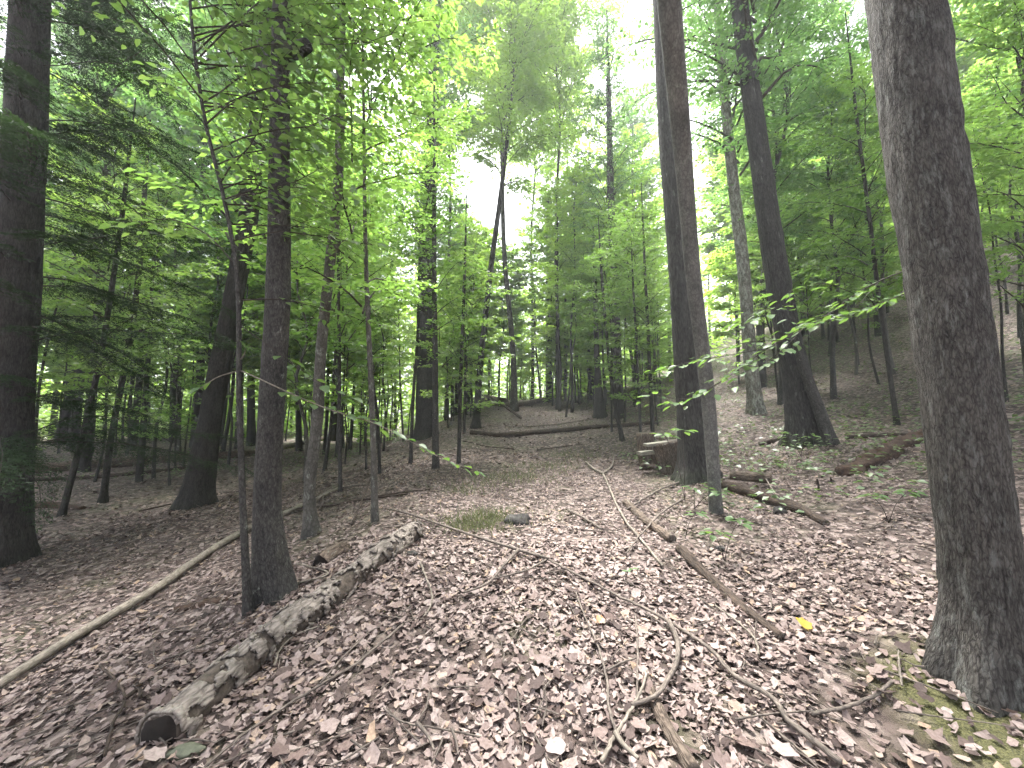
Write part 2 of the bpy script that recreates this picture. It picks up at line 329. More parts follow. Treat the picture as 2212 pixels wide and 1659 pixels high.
M_ORG = leaf_mat('orange_leaf', [(0.33, 0.13, 0.05)] * 3, [(0.3, 0.1, 0.03)] * 3, 0.3)

# ------------------------------------------------------------------ forest floor
def axis(lo, hi, c, fine, grow, cap):
    a = [c]; st = fine
    while a[-1] < hi: a.append(a[-1] + st); st = min(st * grow, cap)
    b = [c]; st = fine
    while b[-1] > lo: b.append(b[-1] - st); st = min(st * grow, cap)
    return np.array(b[:0:-1] + a)
xs = axis(-300, 300, 0.0, 0.05, 1.028, 14); ys = axis(-60, 400, 2.6, 0.05, 1.028, 14)
X, Y = np.meshgrid(xs, ys); nx, ny = len(xs), len(ys)
i, j = np.meshgrid(np.arange(ny - 1), np.arange(nx - 1), indexing='ij')
q = np.stack([i * nx + j, i * nx + j + 1, (i + 1) * nx + j + 1, (i + 1) * nx + j], -1).reshape(-1, 4)
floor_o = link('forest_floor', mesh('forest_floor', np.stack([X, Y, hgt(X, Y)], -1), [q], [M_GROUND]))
tag(floor_o, 'leaf strewn forest floor with a path rising ahead and a bank to the right', kind='structure')

# leaf litter: single curled dead leaves scattered over the floor
def outline(k, rng, lobed):
    th = np.linspace(0, 2 * np.pi, k, endpoint=False)
    r = 0.5 + 0.06 * rng.standard_normal(k)
    if lobed: r = r * (1 + 0.28 * np.cos(5 * th + rng.uniform(-.3, .3)))
    return np.stack([r * np.cos(th) * 1.0, r * np.sin(th) * rng.uniform(0.6, 0.85)], -1)
def litter(rng, x, y, size, k, lift, curl=0.8, tilt=0.26):
    n = len(x); th = np.linspace(0, 2 * np.pi, k, endpoint=False)[None]
    r = 0.5 * (1 + 0.24 * rng.standard_normal((n, k)))
    asp = rng.uniform(0.38, 0.8, (n, 1))
    lx, ly = r * np.cos(th), r * np.sin(th) * asp
    lz = curl * rng.uniform(-0.4, 1.0, (n, 1)) * ly ** 2 * 2 + curl * rng.uniform(-.6, 1.0, (n, 1)) * lx ** 2 + 0.05 * rng.standard_normal((n, k))
    P = np.stack([lx, ly, lz], -1); P = np.concatenate([P, np.zeros((n, 1, 3))], 1) * size[:, None, None]
    a = rng.uniform(0, 2 * np.pi, n); ca, sa = np.cos(a)[:, None], np.sin(a)[:, None]
    tx, ty = rng.normal(0, tilt, n)[:, None], rng.normal(0, tilt, n)[:, None]
    e = 0.15
    gx = (hgt(x + e, y) - hgt(x - e, y))[:, None] / (2 * e); gy = (hgt(x, y + e) - hgt(x, y - e))[:, None] / (2 * e)
    qx = P[..., 0] * ca - P[..., 1] * sa; qy = P[..., 0] * sa + P[..., 1] * ca
    qz = P[..., 2] + qx * (tx + gx) + qy * (ty + gy)
    V = np.stack([qx + x[:, None], qy + y[:, None], qz + (hgt(x, y) + lift)[:, None]], -1)
    o = np.arange(n)[:, None, None] * (k + 1); jj = np.arange(k)
    t = (np.stack([np.full(k, k), jj, (jj + 1) % k], -1)[None] + o).reshape(-1, 3)
    tint = np.repeat(np.clip(rng.beta(2.8, 2.8, n) * 1.0, 0, .999), k + 1)
    return V.reshape(-1, 3), t, tint
rng = np.random.default_rng(11)
gl = Geo()
def fan(n, r0, r1, half):
    r = rng.uniform(r0, r1, n); a = rng.uniform(-half, half, n); return r * np.sin(a), r * np.cos(a)
def sift(x, y, size):
    bare = (vnoise(x * 1.7, y * 1.7, 0, 61) > .76) & (rng.uniform(0, 1, len(x)) < .55)
    moss = (np.hypot(x - 2.08, y - 1.82) < .62) & (rng.uniform(0, 1, len(x)) < .7)
    k = ~(bare | moss); return x[k], y[k], size[k]
def strew(n, xy, smin, sspan, k, lo, hi):
    x, y = xy; x, y, sz = sift(x, y, smin + sspan * rng.beta(1.5, 2.6, n))
    V, t, ti = litter(rng, x, y, sz, k, rng.uniform(lo, hi, len(x))); gl.add(V, [t], 0, ti)
strew(76000, fan(76000, 1.0, 11, 1.15), .02, .055, 6, .002, .022)
strew(13000, (rng.uniform(-3.2, 3.2, 13000), rng.uniform(.6, 4, 13000)), .02, .062, 9, .004, .026)
strew(30000, fan(30000, 9, 34, 1.05), .06, .08, 5, .005, .03)
tag(link('leaf_litter', gl.mesh('leaf_litter', [M_LIT], smooth=True)), 'brown dead leaves covering the forest floor', 'leaf litter', kind='stuff')
# the largest-looking fallen leaves in the foreground, one by one
fl = []
for k in range(10):
    g = np.random.default_rng(100 + k); kk = 14
    o2 = outline(kk, g, k % 2 == 0); lz = 0.35 * g.uniform(-.3, 1) * o2[:, 1] ** 2 + 0.35 * g.uniform(-.4, 1) * o2[:, 0] ** 2 + 0.03 * g.standard_normal(kk)
    V = np.vstack([np.column_stack([o2, lz]), [[0, 0, 0]], [[-0.5, 0.01, 0.0]], [[-0.5, -0.01, 0.0]], [[-0.85, 0.0, 0.03]]])
    jj = np.arange(kk); t = np.vstack([np.stack([np.full(kk, kk), jj, (jj + 1) % kk], -1), [[kk + 1, kk + 2, kk + 3]]])
    fl.append(mesh('fallen_leaf', V, [t], [M_LIT], None, {'tint': np.full(len(V), g.uniform(0.35, 0.85))}, True))
rnd = random.Random(5)
for k in range(280):
    r = rnd.uniform(1.15, 3.4) ** 1.0; a = rnd.uniform(-0.95, 0.95); x, y = r * math.sin(a) * 1.1, r * math.cos(a)
    link('fallen_leaf', fl[k % 10], floor_o, onground(x, y, 0.022 + rnd.uniform(0, .02)), (rnd.gauss(0, .25), rnd.gauss(0, .25), rnd.uniform(0, 6.3)), (rnd.uniform(0.05, 0.09),) * 3)
for nm, u, v, s, mt, lb in (('fallen_leaf', 1738, 1362, 0.10, M_YEL, 'bright yellow fallen leaf'), ('fallen_leaf', 1297, 1352, 0.07, M_ORG, 'rust orange fallen leaf')):
    me = fl[1].copy(); me.materials.clear(); me.materials.append(mt)
    o = link(nm, me, floor_o, G(u, v, 0.045), (0.25, -0.2, 1.2), (s,) * 3); o['label'] = lb

# fine twigs among the leaves: nobody could count them
gt = Geo(); rng = np.random.default_rng(21)
for k in range(700):
    r = rng.uniform(1.2, 10); a = rng.uniform(-.98, .98); x, y = r * math.sin(a), r * math.cos(a); b = rng.uniform(0, 6.3); L = rng.uniform(.1, .45)
    P = [(x + math.cos(b) * L * s + rng.normal(0, .012), y + math.sin(b) * L * s + rng.normal(0, .012)) for s in (0, .35, .7, 1)]
    P = np.array([[px, py, float(hgt(px, py)) + 0.028] for px, py in P])
    V, fs, bc = tube(P, np.linspace(.006, .002, 4) * rng.uniform(.6, 1.1), 4, caps=False); gt.add(V, fs, 0, None, bc)
tag(link('twig_litter', gt.mesh('twig_litter', [M_STICK])), 'small broken twigs scattered among the dead leaves', 'twigs', kind='stuff')

# grass patches in the path and on the bank
gg = Geo(); rng = np.random.default_rng(31); LV = Leaves()
patches = [(1045, 1125, .35, 700), (1010, 1140, .3, 350), (1100, 1035, .75, 900), (1190, 1010, .7, 600), (1250, 985, .9, 700), (1280, 920, 2.0, 1300), (1000, 1060, .5, 250),
           (1690, 1000, 1.2, 500), (1360, 965, .9, 500), (1200, 900, 2.2, 900)]
for u, v, rad, cnt in patches:
    c = G(u, v); x = c.x + rng.normal(0, rad * .6, cnt); y = c.y + rng.normal(0, rad * .5, cnt)
    p = np.stack([x, y, hgt(x, y) + .01], -1); d = np.stack([rng.normal(0, .55, cnt), rng.normal(0, .55, cnt), np.ones(cnt)], -1)
    LV.add(p, d, rng.standard_normal((cnt, 3)), rng.uniform(.05, .15, cnt), rng.uniform(0, 1, cnt))
LV.build(gg, 0, 'needle', 0.035)
tag(link('path_grass', gg.mesh('path_grass', [M_GRASS])), 'thin grass growing in patches along the path', 'grass', kind='stuff')
# low seedlings covering the bank and the far left
gc = Geo(); rng = np.random.default_rng(41); LV = Leaves(); cnt = 2950
x = np.concatenate([rng.uniform(4, 26, 1900), rng.uniform(-22, -4, 700), rng.uniform(2.6, 11, 350)]); y = np.concatenate([rng.uniform(5, 30, 1900), rng.uniform(12, 30, 700), rng.uniform(4.5, 11, 350)])
for k in range(5):
    a = rng.uniform(0, 6.3, cnt); r = rng.uniform(0, .16, cnt)
    p = np.stack([x + r * np.cos(a), y + r * np.sin(a), hgt(x, y) + rng.uniform(.06, .26, cnt)], -1)
    LV.add(p, np.stack([np.cos(a), np.sin(a), rng.normal(0, .2, cnt)], -1), np.stack([rng.normal(0, .25, cnt), rng.normal(0, .25, cnt), np.ones(cnt)], -1), rng.uniform(.07, .13, cnt), rng.uniform(0, 1, cnt))
LV.build(gc, 0, 'diamond', .32)
tag(link('ground_cover', gc.mesh('ground_cover', [M_COVER])), 'low green seedlings covering the bank', 'ground cover', kind='stuff')

# ------------------------------------------------------------------ crowns
def hrot(d, a):
    c, s = math.cos(a), math.sin(a); return np.array([d[0] * c - d[1] * s, d[0] * s + d[1] * c, d[2]])
def leafy_branch(LV, WD, p0, az, el0, el1, L, r0, rng, twig_sp=.28, twig_len=.7, leaf_sp=.07, leaf=.09, dens=4.5, wood_n=5, twigwood=True, fanw=.42):
    n = 7; P = [np.array(p0, float)]; a = az
    for k in range(n - 1):
        e = el0 + (el1 - el0) * k / (n - 2) + rng.normal(0, .07); a += rng.normal(0, .12)
        P.append(P[-1] + np.array([math.cos(a) * math.cos(e), math.sin(a) * math.cos(e), math.sin(e)]) * L / (n - 1))
    P = np.array(P)
    if WD is not None:
        V, fs, bc = tube(P, np.linspace(r0, max(r0 * .2, .002), n), wood_n, caps=False); WD.add(V, fs, 1, None, bc)
    s = .18 * L; side = 1
    while s < L:
        f = s / L * (n - 1); k = min(int(f), n - 2); p = P[k] + (P[k + 1] - P[k]) * (f - k); d = P[k + 1] - P[k]; d = d / np.linalg.norm(d)
        td = hrot(d, side * rng.uniform(.6, 1.15)); td[2] = td[2] * .4 + rng.normal(.0, .13)
        tl = twig_len * (1 - .55 * s / L) * rng.uniform(.6, 1.2)
        m = max(3, int(tl / leaf_sp * dens)); q = np.linspace(.08, 1, m); nrm = np.array([0, 0, 1.0])
        lat = np.array([-td[1], td[0], 0]); pts = p + td * (q * tl)[:, None] - nrm * (q ** 2 * tl * .12)[:, None]
        sg = np.where(np.arange(m) % 2 == 0, 1, -1)[:, None]
        pp = pts + lat * sg * rng.uniform(0, 1, (m, 1)) ** .8 * (tl * fanw * (1.15 - .75 * q))[:, None] + rng.normal(0, .022, (m, 3))
        dd = td + lat * sg * .8 + rng.normal(0, .3, (m, 3)) + np.array([0, 0, -.15])
        nn = np.array([0, 0, 1.0]) + rng.normal(0, .38, (m, 3))
        LV.add(pp, dd, nn, leaf * rng.uniform(.65, 1.15, m), np.clip(rng.normal(.5, .22, m), 0, 1))
        if WD is not None and twigwood:
            V, fs, bc = tube(np.vstack([p, pts[m // 2], pts[-1]]), [r0 * .22 + .0015, r0 * .14 + .001, .001], 3, caps=False); WD.add(V, fs, 1, None, bc)
        s += twig_sp * rng.uniform(.7, 1.3); side = -side
def stem_curve(rng, H, wob):
    n = 7; return np.array([[0 if k == 0 else rng.normal(0, wob) * k / n, 0 if k == 0 else rng.normal(0, wob) * k / n, H * k / (n - 1)] for k in range(n)])
def pt_on(P, z):
    z = min(max(z, P[0, 2]), P[-1, 2]); return np.array([np.interp(z, P[:, 2], P[:, 0]), np.interp(z, P[:, 2], P[:, 1]), z])
def tree_variant(seed, H, z0, Rmax, nb, rbase, bark, leafm, leaf=.09, wob=.25, el=(.7, .05), twig_sp=.28, twig_len=.8, leaf_sp=.07, dens=4.5, shape='diamond', low=0):
    rng = np.random.default_rng(seed); P = spline(stem_curve(rng, H, wob), 18)
    g = Geo(); V, fs, bc = tube(np.vstack([P[0] - [0, 0, .3], P]), np.concatenate([[rbase * 1.25], rbase * (1 - .85 * np.linspace(0, 1, 18) ** 1.1) * (1 + .25 * np.exp(-np.linspace(0, H, 18) / .3))]), 9, caps=False)
    g.add(V, fs, 0, None, bc); trunk = g.mesh('trunk', [bark])
    c = Geo(); LV = Leaves()
    for k in range(nb):
        f = (k + rng.uniform(0, 1)) / nb; z = z0 + (H - z0) * f ** .9
        prof = math.sin(math.pi * min(1, .18 + .82 * f)) ** .7 + .12
        L = Rmax * prof * rng.uniform(.65, 1.1)
        leafy_branch(LV, c, pt_on(P, z), k * 2.4 + rng.normal(0, .4), el[0] + .35 * f + rng.normal(0, .15), el[1] + .3 * f, L, rbase * .22 * (1 - .6 * f) + .004, rng, twig_sp, twig_len, leaf_sp, leaf, dens)
    LV.build(c, 0, shape); crown = c.mesh('crown', [leafm, M_TWIG])
    return trunk, crown, LV.count()
def conifer_variant(seed, H, z0, Rmax, nb, rbase, bark, needle=.022, sp=.016, twig_sp=.09, wid=.16, dead=0):
    rng = np.random.default_rng(seed); P = spline(stem_curve(rng, H, .08), 14)
    g = Geo(); V, fs, bc = tube(np.vstack([P[0] - [0, 0, .3], P]), np.concatenate([[rbase * 1.2], rbase * (1 - .93 * np.linspace(0, 1, 14))]), 9, caps=False)
    g.add(V, fs, 0, None, bc); trunk = g.mesh('trunk', [bark])
    c = Geo(); LV = Leaves()
    for k in range(nb):
        f = (k + rng.uniform(0, 1)) / nb; z = z0 + (H - z0) * f ** 1.1
        hemlock_branch(LV, c, pt_on(P, z), k * 2.4 + rng.normal(0, .5), Rmax * (1.08 - f) * rng.uniform(.6, 1.1), rng, needle, sp, twig_sp)
    LV.build(c, 0, 'needle', wid)
    return trunk, c.mesh('crown', [M_HEML, M_TWIG]), LV.count()
def hemlock_branch(LV, WD, p0, az, L, rng, needle, sp, twig_sp, el0=.12):
    n = 7; P = [np.array(p0, float)]; a = az
    for k in range(n - 1):
        e = el0 - .5 * k / (n - 2) + rng.normal(0, .1); a += rng.normal(0, .13)
        P.append(P[-1] + np.array([math.cos(a) * math.cos(e), math.sin(a) * math.cos(e), math.sin(e)]) * L / (n - 1))
    P = np.array(P); V, fs, bc = tube(P, np.linspace(.004 + .003 * L, .0015, n), 4, caps=False); WD.add(V, fs, 1, None, bc)
    s = .12 * L; side = 1
    while s < L:
        f = s / L * (n - 1); k = min(int(f), n - 2); p = P[k] + (P[k + 1] - P[k]) * (f - k); d = P[k + 1] - P[k]; d /= np.linalg.norm(d)
        td = hrot(d, side * rng.uniform(.7, 1.1)); td[2] = td[2] * .5 - .18 + rng.normal(0, .1)
        tl = (.12 + .22 * L) * (1.05 - s / L) * rng.uniform(.6, 1.15) + .06
        m = max(3, int(tl / sp)); q = np.linspace(.05, 1, m); lat = np.array([-td[1], td[0], 0]); sg = np.where(np.arange(m) % 2 == 0, 1, -1)[:, None]
        # side sprays of the twig: needles spread in a flat fan
        off = lat * sg * (rng.uniform(0, .28, (m, 1)) ** 1.0 * tl * (1.1 - q[:, None]))
        pp = p + td * (q * tl)[:, None] + off - np.array([0, 0, 1]) * (q ** 2 * tl * .2)[:, None] + rng.normal(0, .006, (m, 3))
        LV.add(pp, td * .6 + lat * sg + rng.normal(0, .25, (m, 3)), np.array([0, 0, 1.0]) + rng.normal(0, .3, (m, 3)), needle * rng.uniform(.7, 1.3, m), np.clip(rng.normal(.5, .25, m), 0, 1))
        s += twig_sp * rng.uniform(.7, 1.3); side = -side

SAP = [tree_variant(200 + k, h, z0, r, nb, rb, M_SMOOTH if k % 2 else M_BROWN, M_BEECH, .095, .22, (.55, -.05), .24, .8, .062, 5)
       for k, (h, z0, r, nb, rb) in enumerate([(6, 1.3, 1.5, 26, .035), (7.5, 1.8, 1.8, 30, .045), (5, 1.0, 1.4, 22, .028), (8.5, 2.4, 1.9, 32, .05), (6.5, 2.2, 1.6, 24, .04)])]
POLE = [tree_variant(300 + k, h, z0, r, nb, rb, M_BROWN if k % 2 else M_SMOOTH, M_MAPLE if k % 2 else M_BEECH, .115, .35, (.75, .0), .32, 1.1, .075, 6)
        for k, (h, z0, r, nb, rb) in enumerate([(13, 3.2, 2.6, 44, .085), (15, 4.5, 2.8, 46, .10), (11, 2.5, 2.3, 40, .07), (16, 5.5, 3.0, 46, .11)])]
TALL = [tree_variant(400 + k, h, z0, r, nb, rb, M_DARK, M_MAPLE, .15, .5, (.85, .1), .38, 1.5, .085, 3.6)
        for k, (h, z0, r, nb, rb) in enumerate([(24, 8, 4.2, 60, .20), (27, 10, 4.6, 62, .24), (22, 6.5, 3.8, 56, .17)])]
HEM = [conifer_variant(500 + k, h, z0, r, nb, rb, M_DARK, .05, .011, .1, .16) for k, (h, z0, r, nb, rb) in enumerate([(6.5, .7, 1.6, 46, .06), (9, 1.2, 2.0, 56, .09)])]
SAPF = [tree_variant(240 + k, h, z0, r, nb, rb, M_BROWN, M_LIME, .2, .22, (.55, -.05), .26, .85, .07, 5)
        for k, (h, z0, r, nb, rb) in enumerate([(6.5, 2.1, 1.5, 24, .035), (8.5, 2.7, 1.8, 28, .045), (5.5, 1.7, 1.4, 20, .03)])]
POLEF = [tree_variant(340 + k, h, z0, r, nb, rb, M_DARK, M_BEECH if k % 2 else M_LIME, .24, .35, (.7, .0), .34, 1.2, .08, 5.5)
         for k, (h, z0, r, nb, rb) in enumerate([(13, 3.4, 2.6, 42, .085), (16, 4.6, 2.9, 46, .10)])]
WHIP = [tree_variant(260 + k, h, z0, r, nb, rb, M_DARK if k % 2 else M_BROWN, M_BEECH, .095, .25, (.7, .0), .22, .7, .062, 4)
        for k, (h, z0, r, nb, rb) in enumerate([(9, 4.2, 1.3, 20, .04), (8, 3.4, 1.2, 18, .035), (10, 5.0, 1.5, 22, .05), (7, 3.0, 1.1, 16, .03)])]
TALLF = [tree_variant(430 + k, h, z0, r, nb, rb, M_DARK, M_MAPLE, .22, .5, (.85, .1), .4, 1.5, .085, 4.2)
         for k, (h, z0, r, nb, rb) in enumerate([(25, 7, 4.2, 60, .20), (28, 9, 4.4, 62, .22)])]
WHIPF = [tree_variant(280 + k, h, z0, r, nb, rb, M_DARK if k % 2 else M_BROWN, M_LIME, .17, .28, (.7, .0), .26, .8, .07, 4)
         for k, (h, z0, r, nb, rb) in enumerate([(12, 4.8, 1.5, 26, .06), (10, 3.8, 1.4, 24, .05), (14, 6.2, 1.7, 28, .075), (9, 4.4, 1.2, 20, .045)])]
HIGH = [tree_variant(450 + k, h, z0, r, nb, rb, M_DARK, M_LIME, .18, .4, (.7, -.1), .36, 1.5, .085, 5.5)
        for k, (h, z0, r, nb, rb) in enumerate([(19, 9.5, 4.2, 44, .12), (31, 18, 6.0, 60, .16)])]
print('leaves', [v[2] for v in SAP + POLE + TALL + HEM])

# ------------------------------------------------------------------ trees one by one
occupied = []
def tree_root(name, p, label, cat, group=None):
    o = link(name, None, None, p); tag(o, label, cat, group); occupied.append((p[0], p[1])); return o
def trunk_obj(name, root, P, rad, bark, kind='smooth', seg=14, rings=40, flare=.45, flare_h=.3, seed=0, lobes=5):
    """P in world coordinates, first point on the ground"""
    p0 = np.array(root.location); Pl = np.array([tuple(p) for p in P]) - p0
    Q = spline(Pl, rings); s0 = np.concatenate([[0], np.cumsum(np.linalg.norm(np.diff(Pl, axis=0), axis=1))]); s1 = np.linspace(0, s0[-1], rings)
    # finer rings near the ground
    rr = np.interp(s1, s0, rad)
    Q = np.vstack([Q[0] - [0, 0, .35], Q]); rr = np.concatenate([[rr[0] * 1.1], rr])
    rng = np.random.default_rng(seed); ph = rng.uniform(0, 6.3, 3)
    amp = {'smooth': .012, 'rough': .06, 'ridge': .085}[kind]
    def rmul(th, s):
        s_ = (s - .35)[:, None]; t_ = th[None]
        fl = flare * np.exp(-np.maximum(s_, -.1) / flare_h) * (1 + .45 * np.sin(lobes * t_ + ph[0]) + .25 * np.sin(2 * t_ + ph[1]))
        r = rr[:, None]; cx, sx = np.cos(t_) * r, np.sin(t_) * r
        k = 1 / max(.02, .35 * rr[1]); fq = min(30., seg / (2 * math.pi * rr[1]) / 3.2)
        big = vnoise(np.cos(t_) * 1.3 + 7, np.sin(t_) * 1.3, s_ * 1.1, seed) - .5
        wx = .05 * (vnoise(cx * 9, sx * 9, s_ * 3, seed + 4) - .5); wy = .05 * (vnoise(cx * 9 + 50, sx * 9, s_ * 3, seed + 4) - .5); cx, sx = cx + wx + .31 * s_ * .02, sx + wy
        rid = np.abs(2 * vnoise(cx * fq + 3, sx * fq, s_ * (7 if kind == 'ridge' else 12), seed + 1) - 1) + .5 * np.abs(2 * vnoise(cx * fq * 2, sx * fq * 2, s_ * 14, seed + 2) - 1)
        return 1 + fl + (.05 if kind == 'ridge' else .10) * big + amp * (rid - .6)
    g = Geo(); V, fs, bc = tube(Q, rr, seg, rmul, caps=False); g.add(V, fs, 0, None, bc)
    return link(name, g.mesh(name, [bark]), root)
def hero(name, base, pts, widths, H, bark, label, kind='rough', crown=None, crown_scale=None, dys=None, seg=24, rings=60, flare=.35, flare_h=.3, group=None, seed=0, cat='tree', taper_top=.25, crown_rot=0., lobes=5, crown_off=(0, 0, 0)):
    """base/pts: where the stem's axis is seen, widths: seen widths at base and each pt; H: full height"""
    p0 = G(*base); dys = dys or [0] * len(pts)
    W = [p0] + [at(u, v, p0.y + dy) for (u, v), dy in zip(pts, dys)]
    fwd = Vector((0, _cp, _sp)); rad = []
    for p, wd in zip(W, widths):
        d = p - Vector((0, 0, CAM_Z)); dep = d.dot(fwd); c = dep / math.hypot(d.x, dep)
        rad.append(wd / 2 * dep / F * c)
    d = (W[-1] - W[-2]).normalized(); top_z = p0.z + H
    if W[-1].z < top_z - .5:
        d = (d + Vector((0, 0, .6))).normalized(); L = (top_z - W[-1].z) / d.z
        W.append(W[-1] + d * L * .5); rad.append(rad[-1] * .65); W.append(W[-1] + d * L * .5); rad.append(rad[-2] * taper_top)
    root = tree_root(name, p0, label, cat, group)
    trunk_obj('trunk', root, W, rad, bark, kind, seg, rings, flare, flare_h, seed, lobes)
    if crown is not None:
        ax = (W[-1] - p0).normalized(); q_ = Vector((0, 0, 1)).rotation_difference(ax)
        o = link('crown', crown, root); o.rotation_mode = 'QUATERNION'; o.rotation_quaternion = q_ @ Matrix.Rotation(crown_rot, 3, 'Z').to_quaternion()
        o.scale = crown_scale or (1, 1, 1); o.location = crown_off
    return root, W, rad

# the great trunk on the right and the foreground stems
tW, WW, rW = hero('furrowed_tree', (2128, 1462), [(2122, 1300), (2090, 1000), (2038, 600), (1990, 300), (1954, 0)], [215, 195, 188, 184, 176, 172], 26, M_BIG,
    'thick grey trunk with flaking lichened bark rising from a mossy mound at right edge', 'ridge', TALL[1][1], (.7, .7, 1.1), [0, 0, .02, .05, .08], 170, 300, .42, .2, seed=7, lobes=6, crown_off=(2.2, -.6, 2))
tQ, WQ, rQ = hero('furrowed_tree', (1507, 1037), [(1487, 864), (1470, 601), (1456, 430), (1447, 330), (1428, 0)], [80, 53, 50, 47, 45, 36], 25, M_RIDGE,
    'dark furrowed trunk standing beside the plank bench', 'ridge', TALL[0][1], (.75, .75, 1.1), [0] * 5, 96, 160, .5, .28, seed=8, crown_off=(2.2, .5, 1))
tR, WR, rR = hero('smooth_tree', (1547, 1108), [(1530, 864), (1498, 601), (1475, 330), (1445, 0)], [28, 31, 34, 40, 52], 17, M_SLIM,
    'slim smooth grey trunk leaning in front of the dark furrowed trunk by the bench', 'smooth', POLE[3][1], (.7, .7, 1.1), [-.15, -.55, -1.1, -1.9], 28, 80, .15, .15, seed=9, crown_off=(2.0, .6, 3))
tA, WA, rA = hero('rough_tree', (590, 1288), [(578, 1120), (585, 900), (600, 640), (604, 340), (606, 100)], [84, 66, 60, 57, 46, 40], 15, M_BROWN,
    'brown trunk with scaly bark standing behind the rotten flaking log, broken branch stub high up', 'rough', POLE[1][1], (.8, .8, 1.5), [0] * 5, 72, 150, .28, .25, seed=10, crown_off=(-1.2, .3, 0))
tB, WB, rB = hero('rough_tree', (425, 1092), [(455, 900), (497, 680), (536, 470), (548, 360)], [72, 52, 46, 44, 42], 18, M_DARK,
    'dark trunk with a flared mossy foot, leaning right beside the scaly brown trunk', 'rough', POLE[3][1], None, [0, 0, 0, 0], 32, 80, .5, .3, seed=11)
tE, WE, rE = hero('beech_sapling', (536, 1330), [(527, 1150), (517, 870), (508, 560), (484, 430), (445, 270), (416, 70)], [23, 17, 13, 11, 10, 9, 8], 6.4, M_BROWN,
    'thin dark sapling close in front of the scaly brown trunk, with broad bright leaves overhead', 'smooth', None, None, [0] * 6, 14, 60, .2, .1, seed=12, cat='sapling')
tF, WF, rF = hero('smooth_tree', (672, 1157), [(668, 1080), (686, 900), (692, 780), (714, 560), (728, 430), (736, 100)], [36, 27, 26, 24, 24, 22, 20], 12, M_SMOOTH,
    'grey trunk with a gentle double bend right of the scaly brown trunk', 'smooth', WHIP[2][1], (1.3, 1.3, 1.2), [0] * 6, 22, 70, .3, .15, seed=13)
hero('slender_tree', (133, 1116), [(168, 980), (205, 830), (245, 600), (268, 430)], [19, 16, 15, 13, 12], 9, M_DARK, 'thin dark stem leaning right, nearest to the huge trunk at left edge', 'rough', SAP[3][1], None, [0] * 4, 12, 40, .3, .1, seed=14, cat='sapling')
hero('slender_tree', (222, 1086), [(238, 960), (268, 800), (297, 620), (310, 450)], [20, 16, 15, 15, 13], 9.5, M_DARK, 'thin dark stem standing between the two leaning stems on the left slope', 'rough', SAP[1][1], None, [0] * 4, 12, 40, .35, .1, seed=15, cat='sapling', crown_rot=1.)
hero('slender_tree', (810, 1130), [(806, 960), (800, 800), (792, 620)], [17, 13, 12, 10], 8, M_SMOOTH, 'slim sapling rising from the far end of the rotten log beside crossed sticks', 'smooth', SAP[3][1], None, [0] * 3, 12, 40, .2, .1, seed=16, cat='sapling', crown_rot=2.)
hero('slender_tree', (735, 1062), [(733, 800), (731, 480)], [9, 8, 7], 7.5, M_BROWN, 'very thin straight sapling just right of the double bent grey trunk', 'smooth', SAP[1][1], None, [0] * 2, 10, 30, .2, .1, seed=17, cat='sapling', crown_rot=3.)
hero('slender_tree', (941, 1012), [(940, 800), (938, 600)], [15, 13, 11], 10, M_BROWN, 'straight slim dark stem in front of the paired big trunks', 'rough', SAP[4][1], None, [0] * 2, 12, 40, .2, .15, seed=18, cat='sapling')
hero('paired_tree', (921, 945), [(922, 700), (924, 480), (934, 250), (940, 60)], [48, 42, 38, 26, 20], 24, M_DARK, 'tall dark trunk of the pair left of the path, the thicker one', 'rough', TALL[2][1], (.8, .8, 1.05), [0] * 4, 28, 70, .3, .3, seed=19)
hero('paired_tree', (893, 915), [(898, 780), (905, 640), (902, 400)], [24, 22, 20, 16], 20, M_DARK, 'tall dark trunk of the pair left of the path, the slimmer one behind', 'rough', TALL[0][1], (.7, .7, .8), [0] * 3, 18, 50, .3, .3, seed=20)
hero('slender_tree', (991, 1002), [(995, 820), (1003, 610)], [9, 8, 7], 6.5, M_DARK, 'thin dark sapling at the left border of the path in front of the little hemlock', 'smooth', SAP[2][1], None, [0] * 2, 10, 30, .2, .1, seed=21, cat='sapling')
hero('leaning_tree', (1027, 925), [(1037, 800), (1058, 600), (1084, 400), (1104, 220)], [17, 13, 12, 10, 7], 19, M_DARK, 'dark slender tree leaning right at the end of the log lying across the path', 'rough', HIGH[0][1], (.75, .75, 1.05), [0] * 4, 14, 50, .4, .2, seed=22)
hero('mossy_tree', (1111, 888), [(1108, 760), (1090, 560), (1084, 300)], [14, 12, 10, 8], 31, M_SMOOTH, 'grey tree with a mossy foot standing in the middle where the path ends', 'smooth', HIGH[1][1], None, [0] * 3, 14, 40, .5, .4, seed=23)
hero('slender_tree', (1186, 868), [(1186, 720), (1184, 420)], [15, 13, 9], 16, M_BROWN, 'straight brown tree behind the far log right of the path end', 'rough', POLEF[0][1], (.8, .8, 1.3), [0] * 2, 12, 40, .3, .3, seed=24)
hero('slender_tree', (1296, 902), [(1290, 780), (1286, 640)], [22, 13, 10], 9, M_DARK, 'small dark tree with a wide shaggy foot right of the path', 'rough', SAP[3][1], None, [0] * 2, 12, 40, .6, .4, seed=25)
hero('slender_tree', (1338, 905), [(1332, 740), (1322, 500), (1316, 250)], [22, 20, 17, 12], 19, M_DARK, 'taller straight dark trunk right of the path, half way to the bench', 'rough', TALL[2][1], (.6, .6, .85), [0] * 3, 16, 50, .3, .3, seed=26)
hero('slender_tree', (1345, 953), [(1328, 870), (1310, 720), (1300, 600)], [11, 9, 7, 6], 7, M_DARK, 'thin curved sapling leaning left behind the log across the path', 'smooth', SAP[0][1], None, [0] * 3, 10, 40, .2, .1, seed=27, cat='sapling')
